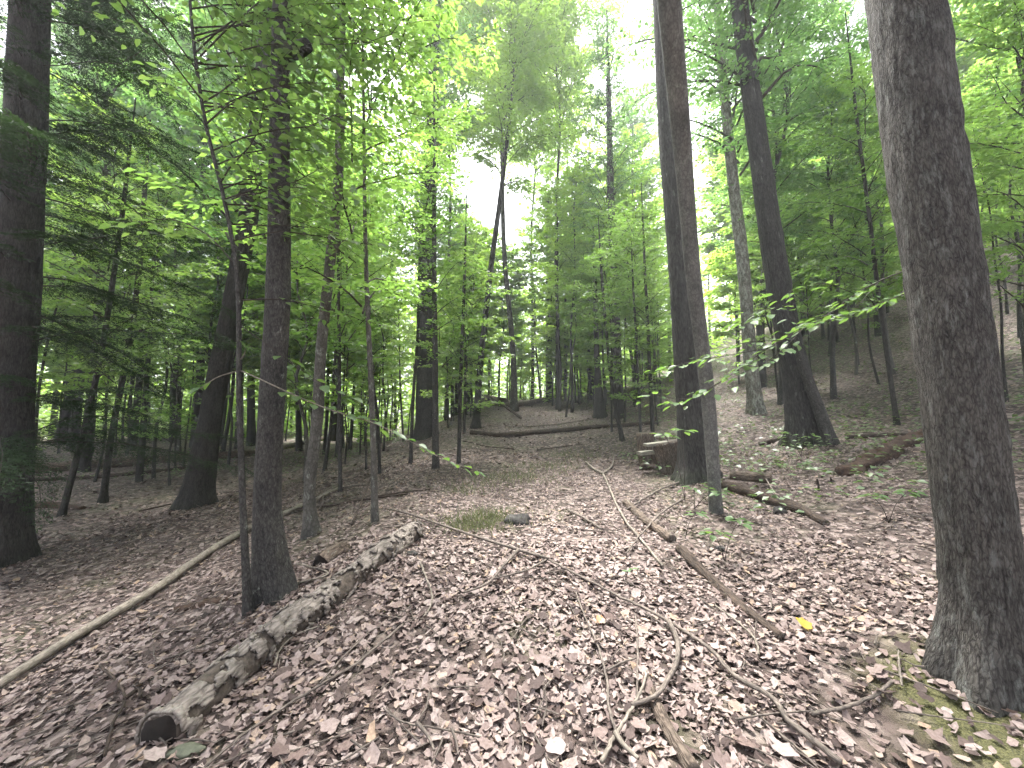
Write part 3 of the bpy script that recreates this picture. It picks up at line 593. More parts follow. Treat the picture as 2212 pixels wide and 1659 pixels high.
hero('slender_tree', (1411, 962), [(1402, 760), (1392, 560)], [10, 8, 6], 7.5, M_DARK, 'thin straight dark sapling just left of the plank bench', 'smooth', SAP[4][1], None, [0] * 2, 10, 40, .2, .1, seed=28, cat='sapling')
hero('slender_tree', (1385, 965), [(1375, 740), (1368, 620)], [7, 6, 5], 6, M_BROWN, 'thinnest sapling left of the plank bench', 'smooth', SAP[2][1], None, [0] * 2, 8, 30, .2, .1, seed=29, cat='sapling', crown_rot=2.)
tS, WS, rS = hero('furrowed_tree', (1742, 958), [(1712, 780), (1680, 600), (1640, 330), (1606, 80)], [76, 58, 56, 46, 40], 25, M_RIDGE, 'thick furrowed trunk on the bank with a broken snag leaning on it', 'ridge', TALL[0][1], (.9, .9, .9), [0] * 4, 80, 120, .4, .3, seed=30, crown_rot=1.)
hero('leaning_snag', (1795, 962), [(1768, 880), (1738, 800), (1716, 730)], [36, 28, 25, 17], 1.0, M_BROWN, 'broken barkless snag leaning against the thick furrowed trunk on the bank', 'rough', None, None, [0, -.05, -.1, -.15], 20, 40, .25, .15, seed=31, cat='snag')
hero('pale_tree', (1634, 893), [(1622, 790), (1608, 600), (1580, 360), (1558, 120)], [36, 31, 29, 25, 20], 22, M_PALE, 'trunk with a pale lichened foot behind the leaning smooth trunk', 'rough', TALL[1][1], (.75, .75, .8), [0] * 4, 24, 60, .3, .3, seed=32)
hero('slender_tree', (1938, 918), [(1918, 780), (1893, 600), (1878, 470), (1850, 250)], [14, 12, 11, 10, 8], 10, M_DARK, 'thin crooked dark stem on the bank just left of the thick grey trunk', 'rough', SAP[3][1], None, [0] * 4, 12, 50, .2, .1, seed=33, cat='sapling', crown_rot=1.5)
hero('slender_tree', (1760, 850), [(1720, 700), (1690, 560), (1660, 330)], [11, 11, 10, 8], 13, M_DARK, 'slim dark stem rising close behind the thick furrowed trunk on the bank', 'smooth', POLE[2][1], (.8, .8, .9), [0] * 3, 12, 40, .2, .1, seed=34, crown_rot=2.)

# broken branch stub of the scaly trunk
p = Vector(WA[-2] if len(WA) > 7 else WA[4]); pA = at(606, 112, WA[1].y)
g = Geo(); V, fs, bc = tube(spline([pA, at(640, 108, WA[1].y - .08), at(664, 98, WA[1].y - .15)], 8) - np.array(tA.location), np.linspace(.085, .05, 8), 12, lambda th, s: 1 + .25 * (vnoise(np.cos(th)[None] * 3, np.sin(th)[None] * 3, s[:, None] * 14, 4) - .5))
g.add(V, fs, 0, None, bc); link('branch_stub', g.mesh('branch_stub', [M_DARK]), tA)

# the hemlock at the left edge, with drooping low boughs
hm, WH, rH = hero('hemlock_tree', (0, 1216), [(18, 900), (40, 560), (60, 150), (66, 0)], [150, 122, 112, 100, 96], 22, M_DARK, 'huge dark hemlock trunk at the left edge with drooping needled boughs', 'rough', None, None, [0] * 4, 40, 110, .3, .3, seed=40)
rng = np.random.default_rng(77); LV = Leaves(); gh = Geo(); base = np.array(hm.location); WHa = np.array([tuple(p) for p in WH]) - base
for k in range(78):
    z = 1.4 + 11.0 * rng.uniform() ** 1.1
    p = np.array([np.interp(z, WHa[:, 2], WHa[:, 0]), np.interp(z, WHa[:, 2], WHa[:, 1]), z])
    az = rng.uniform(-1.2, 1.9) if k % 4 else rng.uniform(0, 6.3)
    hemlock_branch(LV, gh, p, az, rng.uniform(1.5, 3.9) * (1.05 - .03 * z), rng, .046, .0055, .05, rng.uniform(-.15, .4))
LV.build(gh, 0, 'needle', .15); link('crown', gh.mesh('crown', [M_HEML, M_TWIG]), hm); print('hemlock needles', LV.count())

# ------------------------------------------------------------------ the near sapling's broad leaves
def broad_leaf(seed, mat):
    g = np.random.default_rng(seed); k = 7; t = np.linspace(0, 1, k); wv = .31 * np.sin(np.pi * t ** .8) ** .85 * (1 - .12 * t); wv[0] = .012; wv[-1] = .004
    dr = -.16 * t ** 2 * g.uniform(.4, 1.6); fold = g.uniform(.12, .4)
    V = []
    for i in range(k):
        V += [(t[i], wv[i] * (1 + .06 * (i % 2)), dr[i] + fold * wv[i]), (t[i], 0, dr[i]), (t[i], -wv[i] * (1 + .06 * (i % 2)), dr[i] + fold * wv[i])]
    f = []
    for i in range(k - 1):
        for a in (0, 1): f.append((i * 3 + a + 1, i * 3 + a, i * 3 + a + 3, i * 3 + a + 4))
    V += [(-.14, .008, .02), (-.14, -.008, .02)]; n = len(V)
    f.append((n - 2, n - 1, 2, 0))
    return mesh('leaf', V, [np.array(f)], [mat], None, {'tint': np.full(len(V), g.uniform(.1, .9))})
BL = [broad_leaf(600 + k, M_SPRIG) for k in range(6)]
BB = [broad_leaf(620 + k, M_NEAR) for k in range(6)]
def put_leaf(parent, base, p, d, nrm, L, k, pool=BL):
    d = Vector(d).normalized(); nrm = Vector(nrm); b = nrm.cross(d).normalized(); n2 = d.cross(b)
    o = link('leaf', pool[k % len(pool)], parent); m = Matrix((d, b, n2)).transposed().to_4x4(); m.translation = Vector(p) - Vector(base)
    o.matrix_local = m @ Matrix.Scale(L, 4); return o
def sprig(parent, base, P, r0, n_leaf, leaf, rnd, spread=.5, pool=BL, mat=M_TWIG, name='branch', start=.15, sub=None):
    """a twig (part) with leaves of its own (sub-parts); P in world coordinates"""
    Q = spline(P, 14); g = Geo(); V, fs, bc = tube(Q - np.array(base), np.linspace(r0, r0 * .3, 14), 6); g.add(V, fs, 0, None, bc)
    for pts, rr in (sub or []):
        V, fs, bc = tube(spline(pts, 8) - np.array(base), np.linspace(rr, rr * .4, 8), 5); g.add(V, fs, 0, None, bc)
    o = link(name, g.mesh(name, [mat]), parent); k0 = rnd.randrange(100)
    lines = [(Q, n_leaf)] + [(spline(pts, 14), max(3, n_leaf // 3)) for pts, rr in (sub or [])]
    for Qi, cnt in lines:
        for k in range(cnt):
            f = (start + (1 - start) * (k + .5) / cnt) * 13; i = min(int(f), 12); p = Qi[i] + (Qi[i + 1] - Qi[i]) * (f - i); d = Qi[min(i + 1, 13)] - Qi[i]; d = d / np.linalg.norm(d)
            sd_ = 1 if k % 2 else -1
            ld = hrot(d, sd_ * rnd.uniform(.5, 1.2)); ld[2] = ld[2] * .4 + rnd.gauss(-.12, .15)
            put_leaf(o, base, p + ld * rnd.uniform(.01, spread * .1), ld, (rnd.gauss(0, .25), rnd.gauss(0, .25) - .1, 1), leaf * rnd.uniform(.7, 1.15), k0 + k, pool)
    return o
rnd = random.Random(9)
# long low twig of the near sapling, reaching right over the slope, with sparse leaves
yE = WE[2].y
sprig(tE, tE.location, [at(519, 800, yE), at(560, 818, yE - .05), at(610, 842, yE - .1), at(730, 891, yE - .05), at(806, 913, yE), at(880, 950, yE + .1), at(958, 992, yE + .2), at(1035, 1018, yE + .3)], .006, 30, .10, rnd, 1.0, mat=M_STICKP, start=.2)
sprig(tE, tE.location, [at(519, 800, yE), at(470, 815, yE - .05), at(428, 842, yE - .1)], .006, 3, .08, rnd, .6, mat=M_STICKP, start=.6)
sprig(tE, tE.location, [at(517, 780, yE), at(528, 764, yE - .02), at(531, 748, yE - .03)], .005, 2, .08, rnd, .6, mat=M_STICKP, start=.8)
sprig(tE, tE.location, [at(514, 700, yE), at(600, 760, yE - .1), at(700, 832, yE - .1), at(780, 870, yE)], .004, 12, .10, rnd, 1.0, start=.4)
# crown of broad leaves
rng = np.random.default_rng(88); LV = Leaves(); gE = Geo(); bE = np.array(tE.location); WEa = np.array([tuple(p) for p in WE]) - bE
for k in range(46):
    z = 2.3 + 4.0 * rng.uniform() ** .9; p = np.array([np.interp(z, WEa[:, 2], WEa[:, 0]), np.interp(z, WEa[:, 2], WEa[:, 1]), z])
    az = rng.uniform(-.3, 1.5) if k % 5 < 4 else rng.uniform(0, 6.3)
    leafy_branch(LV, gE, p, az, rng.uniform(.2, .95), rng.uniform(-.3, .2), rng.uniform(.7, 2.0), .007, rng, .15, .6, .05, .08, 1.5, 5)
LV.build(gE, 0, 'oval', .29); cE = link('crown', gE.mesh('crown', [M_NEAR, M_TWIG]), tE); print('near leaves', LV.count())
for k in range(120):
    u, v = rnd.uniform(470, 900), rnd.uniform(10, 440); y_ = rnd.uniform(2.6, 3.2); p = at(u, v, y_)
    put_leaf(cE, tE.location, p, (rnd.gauss(.5, .5), rnd.gauss(-.3, .5), rnd.gauss(-.35, .25)), (rnd.gauss(0, .35), rnd.gauss(0, .35) - .2, 1), rnd.uniform(.065, .09), k, BB)

# low leafy branch of the great trunk
yW = 2.5; bW = tW.location
sprig(tW, bW, [at(2020, 560, 2.35), at(1888, 612, yW), at(1776, 688, yW), at(1661, 751, yW), at(1571, 816, yW - .05), at(1520, 850, yW - .05)], .005, 72, .064, rnd, 1.8, name='low_branch',
      sub=[([at(1776, 688, yW), at(1700, 668, yW), at(1640, 672, yW - .1), at(1600, 700, yW - .15)], .003), ([at(1850, 636, yW), at(1780, 612, yW), at(1700, 632, yW)], .003),
           ([at(1661, 751, yW), at(1560, 770, yW), at(1490, 782, yW - .1), at(1425, 800, yW - .15)], .003), ([at(1690, 735, yW), at(1600, 742, yW), at(1540, 765, yW)], .003),
           ([at(1740, 705, yW), at(1640, 790, yW - .2), at(1580, 815, yW - .2)], .003), ([at(1571, 816, yW - .05), at(1480, 862, yW), at(1410, 852, yW)], .003), ([at(1900, 608, yW), at(1800, 690, yW - .25), at(1720, 700, yW - .3)], .003)])
sprig(tW, bW, [at(2040, 600, 2.35), at(1940, 640, yW), at(1840, 676, yW), at(1740, 700, yW + .1)], .004, 46, .062, rnd, 1.0, name='low_branch')

# ------------------------------------------------------------------ understorey, placed bank by bank
def copy_tree(var, name, p, sc, rz, label, cat, group, tilt=(0, 0)):
    o = tree_root(name, p, label, cat, group); o.rotation_euler = (tilt[0], tilt[1], rz); o.scale = sc
    link('trunk', var[0], o); link('crown', var[1], o); return o
def blocked(x, y, dmin):
    if y < 29 and abs(x - 0.3) < 1.9 + .02 * min(y, 20): return True
    return any((x - a) ** 2 + (y - b) ** 2 < dmin * dmin for a, b in occupied)
rnd = random.Random(42)
zones = [  # u range, y range, counts (sapling, pole, tall), where
    ((-120, 90), (7, 18), (4, 3, 2), 'behind the huge hemlock trunk'),
    ((110, 400), (11, 32), (14, 8, 6), 'left of the dark leaning trunk'),
    ((400, 640), (11, 32), (12, 6, 5), 'behind the scaly brown trunk'),
    ((650, 890), (9, 30), (25, 5, 3), 'between the bent grey trunk and the paired trunks'),
    ((960, 1070), (14, 30), (12, 4, 0), 'left of the path near its end'),
    ((930, 1140), (38, 50), (14, 8, 0), 'closing the far end of the path'),
    ((990, 1190), (30.5, 37), (9, 2, 0), 'just over the rise at the path end'),
    ((1120, 1290), (17, 36), (24, 2, 0), 'beyond the far log right of the path'),
    ((1290, 1430), (13, 32), (22, 3, 2), 'between the path and the bench'),
    ((1585, 1700), (11, 30), (9, 5, 2), 'between the bench and the snag'),
    ((1720, 1940), (11, 30), (20, 5, 2), 'between the snag and the thick grey trunk'),
    ((2080, 2420), (6.5, 26), (20, 4, 1), 'on the bank at the right edge'),
]
ORD = 'leftmost|second from the left|third from the left|fourth from the left|fifth from the left|sixth from the left|seventh from the left|eighth from the left|ninth from the left|tenth from the left'.split('|')
ORD += [f'twenty-{w_} from the left' for w_ in ()] + [f'{w_} from the left' for w_ in 'eleventh twelfth thirteenth fourteenth fifteenth sixteenth seventeenth eighteenth nineteenth twentieth twenty-first twenty-second twenty-third twenty-fourth twenty-fifth'.split()]
for (u0, u1), (y0, y1), cnts, where in zones:
    for kind, cnt in zip(('sap', 'pole', 'tall'), cnts):
        pool, nm, lab, cat = {'sap': (SAP, 'understorey_sapling', 'leafy sapling', 'sapling'), 'pole': (POLE, 'slender_tree', 'slender tree', 'tree'), 'tall': (TALL, 'tall_tree', 'tall tree', 'tree')}[kind]
        tries = 0; made = []
        while len(made) < cnt and tries < 400:
            tries += 1
            y = rnd.uniform(max(y0, {'sap': 0, 'pole': 10, 'tall': 14}[kind] if u0 < 2000 else y0), y1); x = (rnd.uniform(u0, u1) - WD_ / 2) / F * y
            if blocked(x, y, {'sap': .8, 'pole': 1.1, 'tall': 1.8}[kind]): continue
            sc = rnd.uniform(.75, 1.15)
            made.append((x / y, copy_tree(rnd.choice({'sap': WHIPF if rnd.random() < .7 else SAPF, 'pole': POLEF, 'tall': TALLF}[kind] if y > 19 else (WHIP if kind == 'sap' and rnd.random() < .8 else pool)), nm, onground(x, y, -.03), (sc * rnd.uniform(.9, 1.15), sc * rnd.uniform(.9, 1.15), sc), rnd.uniform(0, 6.3),
                      'x', cat, f'{lab}s {where}', (rnd.gauss(0, .04), rnd.gauss(0, .04)))))
        made.sort(key=lambda m: m[0])
        for k, (f_, o_) in enumerate(made): o_['label'] = f'{lab} {where}' + (f', {ORD[k]}' if len(made) > 1 else '')
for u, y, sc, lab in ((965, 25, .95, 'tall bare stemmed tree left of the path beyond the paired trunks'), (1150, 34, 1.05, 'tall bare stemmed tree right of the path beyond the far log'), (1205, 23, .9, 'tall bare stemmed tree on the slope right of the far log')):
    x = (u - WD_ / 2) / F * y
    copy_tree(HIGH[1], 'tall_tree', onground(x, y, -.03), (sc * .9, sc * .9, sc), u * .7, lab, 'tree', None)
# little hemlocks
for (u, v), var, sc, lab in (((1003, 935), 0, .95, 'little dark hemlock at the left border of the path beside the leaning tree'),
                             ((300, 1040), 1, 1.1, 'dark hemlock among the leaning stems on the left slope')):
    copy_tree(HEM[var], 'hemlock_tree', G(u, v, -.03), (sc,) * 3, u * .1, lab, 'tree', None)

# ------------------------------------------------------------------ distant woods as one mass
rng = np.random.default_rng(91); gd = Geo(); LV = Leaves()
for k in range(225):
    y = rng.uniform(27, 60); u = rng.uniform(-300, 2500)
    if k >= 190: y = rng.uniform(20, 34); u = rng.uniform(1960, 2700)
    x = (u - WD_ / 2) / F * y
    if abs(x) < 3 and y < 44: continue
    gap = abs(u - 1050) < 110
    H = rng.uniform(9, 15) if gap else rng.uniform(9, 24)
    z = float(hgt(x, y)); rr = rng.uniform(.06, .2)
    P = np.array([[x, y, z - .3], [x + rng.normal(0, .2), y, z + H * .5], [x + rng.normal(0, .5), y, z + H]]); V, fs, bc = tube(P, [rr, rr * .7, rr * .15], 6, caps=False); gd.add(V, fs, 1, None, bc)
    n = int(72 * H + 450); f = rng.uniform(0, 1, n) ** 1.35; zz = z + .3 + (H - .3) * f; rad = (1.0 + 2.4 * np.sin(np.pi * np.clip(f, .05, .97))) * np.sqrt(rng.uniform(0, 1, n)); a = rng.uniform(0, 6.3, n)
    zz = zz + .25 * np.sin(a * 3 + k)
    low = rng.uniform(0, 1, n) < 430 / n; zz[low] = z + .1 + 5.0 * rng.uniform(0, 1, low.sum()); rad[low] = 4.0 * np.sqrt(rng.uniform(0, 1, low.sum()))
    p = np.stack([x + rad * np.cos(a), y + rad * np.sin(a), zz], -1)
    keep = vnoise(p[:, 0] * .9, p[:, 1] * .9, p[:, 2] * 1.6, k) > .30; p = p[keep]; a = a[keep]; n = len(p)
    LV.add(p, np.stack([np.cos(a), np.sin(a), rng.normal(0, .3, n)], -1), np.stack([rng.normal(0, .45, n), rng.normal(0, .45, n), np.ones(n)], -1), rng.uniform(.25, .48, n), np.clip(rng.normal(.6, .25, n), 0, 1))
LV.build(gd, 0, 'diamond', .34); print('far leaves', LV.count())
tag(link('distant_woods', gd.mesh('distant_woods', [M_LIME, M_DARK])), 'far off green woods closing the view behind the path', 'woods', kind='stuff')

# ------------------------------------------------------------------ fallen logs
def log(name, uvs, widths, mat, label, seg=16, rings=40, rough=.12, sink=.25, seed=0, endmat=None, cat='log', lift=0., heights=None):
    P = [G(u, v) for u, v in uvs]; fwd = Vector((0, _cp, _sp)); rad = []
    for p, wd in zip(P, widths): rad.append(wd / 2 * (p - Vector((0, 0, CAM_Z))).dot(fwd) / F)
    for k, p in enumerate(P): p.z += rad[k] * (1 - 2 * sink) + lift + (heights[k] if heights else 0)
    base = Vector(P[0]); Q = spline([p - base for p in P], rings); s0 = np.linspace(0, 1, len(P)); rr = np.interp(np.linspace(0, 1, rings), s0, rad)
    g = Geo(); fr = lambda th, s: 1 + rough * 2 * (vnoise(np.cos(th)[None] * 2 + 5, np.sin(th)[None] * 2, s[:, None] * 3.5, seed) - .5) + rough * (vnoise(np.cos(th)[None] * 6, np.sin(th)[None] * 6, s[:, None] * 12, seed + 1) - .5)
    V, fs, bc = tube(Q, rr, seg, fr); g.add(V, fs[:1], 0, None, bc); g.F += [f for f in fs[1:]]; g.M += [1, 1]
    o = link(name, g.mesh(name, [mat, endmat or M_ROT]), None, base); tag(o, label, cat); return o, [p for p in P], rad
# the rotten log in the left foreground: dark heartwood under a ragged shell of bark
uv = [(345, 1612), (420, 1545), (515, 1462), (600, 1390), (690, 1320), (760, 1262), (830, 1205), (895, 1158)]
wd = [80, 78, 72, 64, 54, 50, 45, 38]
lo, LP, lr = log('rotten_log', uv, wd, M_ROT, 'rotting log with flaking grey bark and a dark hollow end, lying in the left foreground', 28, 90, .16, .28, 3, M_HOLLOW)
base = Vector(lo.location); Q = spline([p - base for p in LP], 190); rr = np.interp(np.linspace(0, 1, 190), np.linspace(0, 1, len(lr)), lr)
V, fs, bc = tube(Q, rr, 60, lambda th, s: 1.10 + .14 * (vnoise(np.cos(th)[None] * 2.2, np.sin(th)[None] * 2.2, s[:, None] * 5, 6) - .5) + .09 * np.abs(2 * vnoise(np.cos(th)[None] * 7, np.sin(th)[None] * 7, s[:, None] * 9, 7) - 1), caps=False)
qd = fs[0]; cen = V[qd].mean(1); nn = np.stack([np.repeat(np.arange(189), 60), np.tile(np.arange(60), 189)], -1)
ax = Q[nn[:, 0]]; up = (cen[:, 2] - ax[:, 2]) / rr[nn[:, 0]]
lat = np.array([0.6, -.78, 0]); sd2 = ((cen - ax) @ lat) / rr[nn[:, 0]]
msk = up * 1.0 - .75 * sd2 + 1.5 * (vnoise(cen[:, 0] * 9, cen[:, 1] * 9, cen[:, 2] * 9, 9) - .5) + 1.2 * (vnoise(cen[:, 0] * 26, cen[:, 1] * 28, cen[:, 2] * 28, 10) - .5)
msk += -1.2 * (vnoise(cen[:, 0] * 2.2, cen[:, 1] * 2.2, 0, 12) > .66)
q2 = qd[msk > -.05]
me = mesh('bark', V, [q2], [M_FLAKE], None, {'bc': bc}); sh = link('bark', me, lo); md = sh.modifiers.new('thick', 'SOLIDIFY'); md.thickness = .012; md.offset = -1
V2 = (V - np.repeat(Q, 60, 0)) * (1.09 + .16 * vnoise(V[:, 0] * 12, V[:, 1] * 12, V[:, 2] * 12, 33))[:, None] + np.repeat(Q, 60, 0)
m2 = (vnoise(cen[:, 0] * 14, cen[:, 1] * 14, cen[:, 2] * 14, 31) + .35 * (vnoise(cen[:, 0] * 40, cen[:, 1] * 40, cen[:, 2] * 40, 32) - .5) > .62) & (up > -.35)
sh = link('bark_flake', mesh('bark_flake', V2, [qd[m2]], [M_FLAKE], None, {'bc': bc + .7}), lo); sh['kind'] = 'stuff'; md = sh.modifiers.new('thick', 'SOLIDIFY'); md.thickness = .01; md.offset = -1

log('fallen_pole', [(-40, 1522), (160, 1392), (330, 1290), (420, 1225), (520, 1160), (640, 1105), (742, 1056)], [21, 21, 19, 16, 13, 9, 6], M_STICKP, 'long pale fallen pole running down the left slope behind the rotten log', 12, 70, .05, .15, 4, M_ROT, 'pole', .03)
log('fallen_log', [(1018, 938), (1085, 944), (1160, 938), (1260, 928), (1370, 920), (1420, 915)], [10, 11, 11, 10, 9, 8], M_LOGD, 'long dark log lying across the path in front of the leaning tree', 12, 50, .12, .15, 5)
log('fallen_log', [(1028, 883), (1110, 880), (1180, 866), (1270, 846), (1350, 826)], [11, 11, 11, 10, 8], M_LOG, 'pale far log lying where the path ends', 12, 40, .1, .1, 6)
log('fallen_log', [(60, 1022), (200, 1012), (350, 1001), (470, 992), (548, 985)], [22, 21, 19, 17, 14], M_LOG, 'long thick log lying across the low ground on the left', 16, 50, .1, .1, 7)
log('fallen_log', [(62, 1040), (200, 1034), (330, 1022), (400, 1014)], [8, 9, 8, 7], M_LOGD, 'thin dark log in front of the long thick log on the left', 10, 30, .12, .1, 8)
log('fallen_log', [(560, 986), (600, 975), (650, 962), (700, 950)], [12, 12, 10, 8], M_LOGD, 'short dark log behind the scaly brown trunk', 10, 30, .12, .1, 9)
log('decayed_log', [(62, 1098), (110, 1096), (180, 1100)], [20, 17, 12], M_REDROT, 'reddish decayed log beside the huge hemlock trunk', 12, 30, .3, .4, 10, M_REDROT)
log('decayed_log', [(385, 1318), (440, 1308), (500, 1292)], [26, 34, 22], M_REDROT, 'reddish rotten wood lump in the leaves under the pale pole', 12, 30, .45, .62, 11, M_REDROT)
log('decayed_log', [(1818, 1028), (1880, 1005), (1940, 970), (1995, 945)], [26, 40, 36, 28], M_REDROT, 'crumbling reddish brown log behind the thick grey trunk', 20, 50, .5, .45, 12, M_REDROT)
log('short_log', [(690, 1222), (715, 1205), (748, 1186)], [34, 34, 24], M_LOG, 'short broken log piece with a dark end behind the rotten log', 16, 24, .3, .35, 13, M_HOLLOW)
log('fallen_log', [(1352, 1090), (1400, 1135), (1452, 1172)], [16, 18, 20], M_LOG, 'short grey log with a round cut end along the right border of the path', 16, 30, .1, .2, 14, M_ROT)
log('fallen_log', [(1470, 1190), (1530, 1252), (1600, 1315), (1690, 1386)], [20, 24, 24, 20], M_LOGD, 'dark rotting log in the leaves between the path and the thick grey trunk', 18, 50, .28, .3, 15, M_ROT)
log('fallen_log', [(1565, 1055), (1640, 1078), (1720, 1105), (1785, 1135)], [22, 28, 24, 15], M_LOGD, 'dark log lying beside the foot of the leaning smooth trunk', 16, 40, .16, .2, 16, M_ROT)
log('sawn_log', [(1580, 1046), (1630, 1052), (1668, 1056)], [19, 22, 23], M_LOG, 'short log with a sawn mossy end resting on the dark log by the smooth trunk', 16, 24, .08, .2, 17, M_ROT, 'log', .10)
log('dark_log', [(1382, 1014), (1410, 1015), (1442, 1014)], [17, 19, 17], M_LOGD, 'short dark log lying under the plank bench', 14, 20, .25, .3, 18)
log('fallen_log', [(1395, 1468), (1420, 1540), (1450, 1600), (1500, 1680)], [18, 26, 30, 34], M_LOG, 'flaking brown branch log at the bottom right of the path', 18, 50, .2, .25, 19, M_ROT)
log('fallen_log', [(1640, 964), (1680, 956), (1722, 952)], [10, 12, 9], M_LOGD, 'thin dark log in front of the thick furrowed trunk on the bank', 10, 24, .15, .15, 20)
log('fallen_log', [(1830, 948), (1900, 944), (1980, 940)], [9, 10, 8], M_LOGD, 'thin dark log on the bank behind the crumbling log', 10, 24, .15, .15, 21)
log('leaning_pole', [(1125, 905), (1080, 885), (1040, 862)], [6, 6, 5], M_LOGD, 'straight broken pole propped on the leaning tree left of the path', 8, 16, .05, .1, 22, cat='pole', heights=[0, .35, .75])
log('root_mound', [(1030, 868), (1060, 866), (1090, 870)], [16, 26, 16], M_REDROT, 'torn root mound behind the end of the far log', 14, 24, .5, .4, 23, M_REDROT, 'root mound')
log('fallen_log', [(1090, 862), (1170, 842), (1250, 826), (1300, 812)], [6, 7, 7, 5], M_LOG, 'thin pale far log on the slope above the path end', 8, 24, .1, .1, 24)

# ------------------------------------------------------------------ sticks on the ground
def stick(name, uvs, w0, w1, mat, label, forks=(), lift=.02, heights=None, cat='stick', seed=0):
    lift += .015
    P = [G(u, v, lift) for u, v in uvs]
    if heights:
        for p, h in zip(P, heights): p.z += h
    dep = lambda p: (p - Vector((0, 0, CAM_Z))).dot(Vector((0, _cp, _sp)))
    r0, r1 = .28 * w0 * dep(P[0]) / F,   .28 * w1 * dep(P[-1]) / F
    base = Vector(P[0]); m = max(14, len(P) * 6); Q = spline([p - base for p in P], m); rg = np.random.default_rng(seed + 5)
    Q[1:-1] += rg.normal(0, .25 * max(r0, r1), (m - 2, 3)) * np.array([1, 1, .6])
    for k in range(m):   # never under the leaves
        Q[k, 2] = max(Q[k, 2], float(hgt(Q[k, 0] + base.x, Q[k, 1] + base.y)) + .015 - base.z)
    g = Geo(); V, fs, bc = tube(Q, np.linspace(r0, r1, m), 8, lambda th, s: 1 + .25 * (vnoise(np.cos(th)[None] * 2, np.sin(th)[None] * 2, s[:, None] * 20, seed) - .5)); g.add(V, fs, 0, None, bc)
    o = link(name, g.mesh(name, [mat]), None, base); tag(o, label, cat)
    for fu, a, b in forks:
        Pf = [G(u, v, lift + .01) for u, v in fu]; g = Geo(); Qf = spline([p - base for p in Pf], 14)
        V, fs, bc = tube(Qf, np.linspace(a / 2 * dep(Pf[0]) / F, b / 2 * dep(Pf[-1]) / F, 14), 7); g.add(V, fs, 0, None, bc); link('side_twig', g.mesh('side_twig', [mat]), o)
    return o
stick('fallen_branch', [(1820, 1680), (1760, 1632), (1712, 1590), (1668, 1530), (1600, 1490), (1530, 1420), (1460, 1368), (1400, 1335), (1330, 1300), (1260, 1262), (1180, 1220), (1150, 1205)], 25, 6, M_STICK,
      'longest branch lying across the path, thick end at the bottom right', [([(1445, 1362), (1462, 1400), (1465, 1445), (1445, 1495), (1415, 1535), (1365, 1552)], 11, 9), ([(1185, 1222), (1080, 1190), (960, 1148), (880, 1120), (832, 1108)], 7, 4),
      ([(1120, 1202), (1090, 1235), (1040, 1285), (1000, 1300)], 7, 4), ([(1180, 1225), (1130, 1252), (1060, 1270)], 5, 3)], .035)
stick('forked_branch', [(1300, 1680), (1330, 1620), (1365, 1560), (1392, 1502), (1398, 1470)], 18, 9, M_STICKP, 'pale stick standing up from the bottom border right of the middle, curved stick joining it', [([(1330, 1620), (1350, 1650), (1380, 1680)], 12, 8)], .04)
stick('thin_stick', [(1336, 1610), (1318, 1560), (1312, 1490), (1296, 1420), (1270, 1360), (1244, 1290)], 13, 5, M_STICK, 'thin brown stick crossing under the longest branch', [([(1312, 1470), (1350, 1450), (1375, 1440)], 5, 3)])
stick('grey_stick', [(1376, 1530), (1378, 1450), (1376, 1370), (1372, 1338)], 9, 7, M_STICK, 'short grey stick under the curve of the longest branch')
stick('thin_stick', [(908, 1225), (922, 1262), (932, 1290), (926, 1330), (915, 1345)], 8, 5, M_STICKP, 'pale kinked stick right of the rotten log end')
stick('slender_branch', [(440, 1680), (520, 1610), (600, 1555), (690, 1500), (770, 1450), (830, 1395), (870, 1362)], 11, 9, M_STICK, 'slender straight branch lying right of the rotten log', [([(690, 1500), (740, 1440), (780, 1400)], 5, 3)])
stick('curved_twig', [(592, 1452), (610, 1410), (640, 1385), (690, 1365)], 9, 5, M_STICKP, 'pale curved twig leaning on the rotten log')
stick('forked_twig', [(1040, 1612), (985, 1600), (930, 1590), (870, 1578), (828, 1550)], 7, 7, M_STICK, 'forked twig on the bare soil at the bottom middle', [([(900, 1584), (925, 1620), (938, 1648)], 9, 5), ([(975, 1600), (985, 1630), (990, 1660)], 6, 4)])
stick('dark_stick', [(225, 1655), (240, 1590), (268, 1530), (250, 1490), (215, 1450)], 12, 9, M_LOGD, 'dark crooked stick at the bottom left', [([(268, 1530), (295, 1510), (302, 1530)], 10, 7)])
stick('pale_branch', [(1432, 1232), (1345, 1120), (1320, 1065), (1303, 1028)], 9, 7, M_STICKP, 'pale forked branch lying beside the bench along the path', [([(1303, 1028), (1280, 1015), (1266, 1002)], 6, 4), ([(1303, 1028), (1322, 1010), (1326, 990)], 5, 3)])
stick('brown_stick', [(1300, 1150), (1262, 1125), (1228, 1108)], 9, 11, M_STICK, 'short thick stick in the middle of the path near the dark stone')
stick('slender_stick', [(1352, 1210), (1390, 1160), (1440, 1110), (1475, 1088)], 6, 8, M_STICK, 'dark stick propped over the grey log in front of the bench', (), .04)
stick('slender_stick', [(1355, 1110), (1400, 1080), (1450, 1055), (1500, 1040)], 7, 8, M_STICK, 'stick between the pale forked branch and the furrowed trunk', (), .04)
stick('arched_stick', [(690, 1105), (735, 1058), (775, 1052), (810, 1055)], 9, 5, M_STICK, 'arched thin stick at the foot of the double bent trunk')
stick('dark_stick', [(812, 1078), (870, 1068), (930, 1060), (925, 1055)], 8, 5, M_LOGD, 'dark stick on the slope behind the log end, right of the slim sapling')
stick('dark_stick', [(760, 1140), (785, 1100), (806, 1062)], 8, 7, M_LOGD, 'short dark stick propped against the slim sapling', (), .02, [0, .15, .3])
